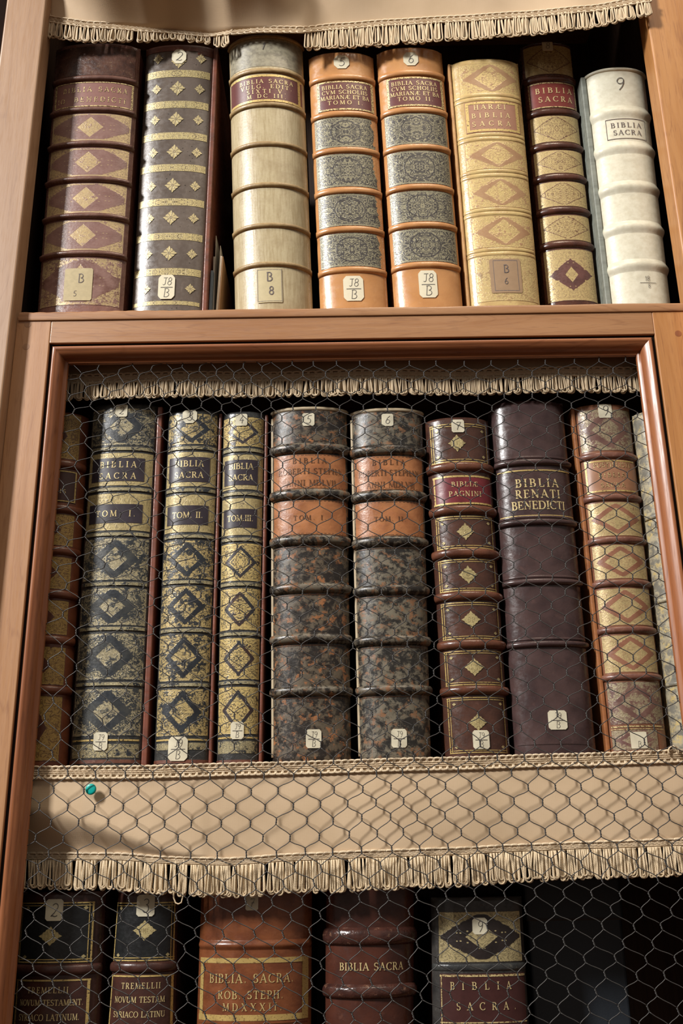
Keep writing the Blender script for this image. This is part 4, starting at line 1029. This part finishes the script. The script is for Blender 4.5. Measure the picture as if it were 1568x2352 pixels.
for s0, s1, n_, sd in ((0., .302, 21, 5), (.425, 1., 40, 6)):       # the fringe is folded away where the tall vellum book stands
    fringe('fringe', lambda s, s0=s0, s1=s1: cedge(s0 + (s1 - s0) * s) + Vector((0, -.0005, -.003)), lambda s, s0=s0, s1=s1: cdrop(s0 + (s1 - s0) * s), n_, cu, 5, .00105, None, sd)
m = MB(); rn = random.Random(4)       # braided left edge and little tassel at its corner
P = cedge(0)
for k in range(16):
    q = ccl(0, k / 30) ; m.tube([q + Vector((.004 * math.cos(a) - .001, -.002, .0045 * math.sin(a))) for a in [6.2832 * e / 10 for e in range(11)]], .0010, 5)
for k in range(7):
    x = P.x + rn.uniform(-.004, .006); z = P.z - .004; w_ = .0022; L = rn.uniform(.022, .038)
    m.tube([(x - w_, P.y - .002, z), (x - w_ * 1.1, P.y - .003, z - L * .8), (x, P.y - .003, z - L), (x + w_ * 1.1, P.y - .003, z - L * .8), (x + w_, P.y - .002, z)], .0010, 5)
m.build('corner_tassel', cord_m, cu)

# short valance under the rail, inside the door
va = thing('curtain', 'narrow fawn valance in shade behind the wire netting under the rail', 'curtain', (0, .055, .66), 'fringed dust curtains')
YV = .047
xa, xb = XL + .012, XR - .004
def vz(px_l, px_r, Y):      # level line through two measured rows
    zl, zr = at(160, px_l, Y).z, at(1470, px_r, Y).z; xl_, xr_ = at(160, px_l, Y).x, at(1470, px_r, Y).x
    return lambda s: Vector((xa + (xb - xa) * s, Y + .0025 * math.sin(s * 21), zl + (zr - zl) * ((xa + (xb - xa) * s) - xl_) / (xr_ - xl_)))
vb = vz(874, 858, YV)
cloth('cloth_panel', lambda i, j: vb(i) + Vector((0, .001 + .003 * math.sin(i * 30 + j) * j, -.004 + j * (zs1 - .034 - vb(i).z))), 80, 10, va, .9, .08)
braid('braid', lambda s: vb(s) + Vector((0, -.001, .002)), 84, .013, va, 8)
fringe('fringe', lambda s: vb(s) + Vector((0, -.002, -.003)), lambda s: .027, 74, va, 5, .00105, None, 9)

# deep valance covering the front of the middle shelf
vm = thing('curtain', 'deep fawn valance with long fringe across the front of the middle shelf', 'curtain', (0, .03, .1), 'fringed dust curtains')
YM = .0315
etop = [(20, 1780), (85, 1777), (300, 1776), (600, 1768), (1000, 1757), (1300, 1748), (1600, 1738)]
ebot = [(20, 1970), (69, 1971), (275, 1972), (379, 1980), (517, 1984), (690, 1973), (860, 1966), (1040, 1960), (1200, 1952), (1350, 1946), (1600, 1938)]
MX0, MX1 = 30, 1600
def mtop(s): px = MX0 + s * (MX1 - MX0); return at(px, lin(etop, px), YM + .002 * math.sin(px * .012))
def mybot(px): return YM + .001 + .030 * (1 - sst(60, 520, px)) + .0015 * math.sin(px * .011 + 1) * sst(300, 600, px)
def mbot(s): px = MX0 + s * (MX1 - MX0); return at(px, lin(ebot, px), mybot(px))
def mcl(i, j):
    a, b_ = mbot(i), mtop(i); px = MX0 + i * (MX1 - MX0)
    p = a + (b_ - a) * j
    tuck = (1 - sst(40, 480, px))
    e = sst(.62 - .55 * (1 - tuck), .05, j)     # the cloth bellies out, then turns back under at the left
    y = YM + .002 * math.sin(px * .012) + (a.y - YM) * (e if tuck > 0 else 1 - j) - .0015 * math.sin(math.pi * j) * sst(350, 700, px)
    p.y = y; return p
cloth('cloth_panel', mcl, 150, 40, vm, .85, .11)
braid('braid', lambda s: mtop(s) + Vector((0, -.0008, .001)), 104, .0135, vm, 12)
braid('braid', lambda s: mbot(s) + Vector((0, -.0008, .001)), 88, .0095, vm, 13, lower=False)
fringe('fringe', lambda s: mbot(s) + Vector((0, -.0015, -.002)), lambda s: lin([(0, .031), (.3, .034), (.45, .035), (.6, .034), (.8, .032), (1, .032)], s), 78, vm, 5, .0011, None, 21)
m = MB(); q = at(411, 2040, .026); w_ = .0052     # pulled thread hanging below the fringe
m.tube([q + Vector((-w_, 0, .03)), q + Vector((-w_ * 1.1, -.002, 0)), q + Vector((-w_ * 1.05, -.002, -.010)), q + Vector((-w_ * .6, -.002, -.0155)), q + Vector((.0, -.002, -.017)), q + Vector((w_ * .7, -.002, -.0155)), q + Vector((w_, -.002, -.008)), q + Vector((w_ * .9, -.002, .03))], .0009, 6)
m.build('loose_thread', cord_m, vm)
m = MB(); q = at(1545, 1728, .026)
m.tube([q + Vector((.006 * math.cos(a), -.002, .007 * math.sin(a))) for a in [math.radians(-20 + 22 * k) for k in range(11)]], .0011, 6); m.build('loose_thread', cord_m, vm)

# teal thumbtack holding the valance
q = at(209, 1813, .0235); R = .0064
tt = thing('thumbtack', 'round teal thumbtack pinned through the fawn valance near its left end', 'thumbtack', (q.x, q.y, q.z))
m = MB(); pr = [(.0, -.0030), (.60, -.0029), (.88, -.0026), (.98, -.0018), (1., -.0004), (.94, .0006), (.0, .0006)]; n = 28
rings = [[m.vert(q + Vector((R * r * math.cos(a), y, R * r * math.sin(a))), (math.cos(a) * r * .01, math.sin(a) * r * .01)) for a in [6.2832 * k / n for k in range(n)]] for (r, y) in pr]
for A_, B2 in zip(rings, rings[1:]):
    for k in range(n): m.face(A_[k], A_[(k + 1) % n], B2[(k + 1) % n], B2[k])
m.build('head', plain('teal_plastic', (.0, .36, .31), .35, 0, .04, 50, 0), tt)
m = MB(); m.tube([q + Vector((0, .0005, 0)), q + Vector((0, .011, -.0005))], [.0006, .0002], 6); m.build('pin', wire_m, tt)
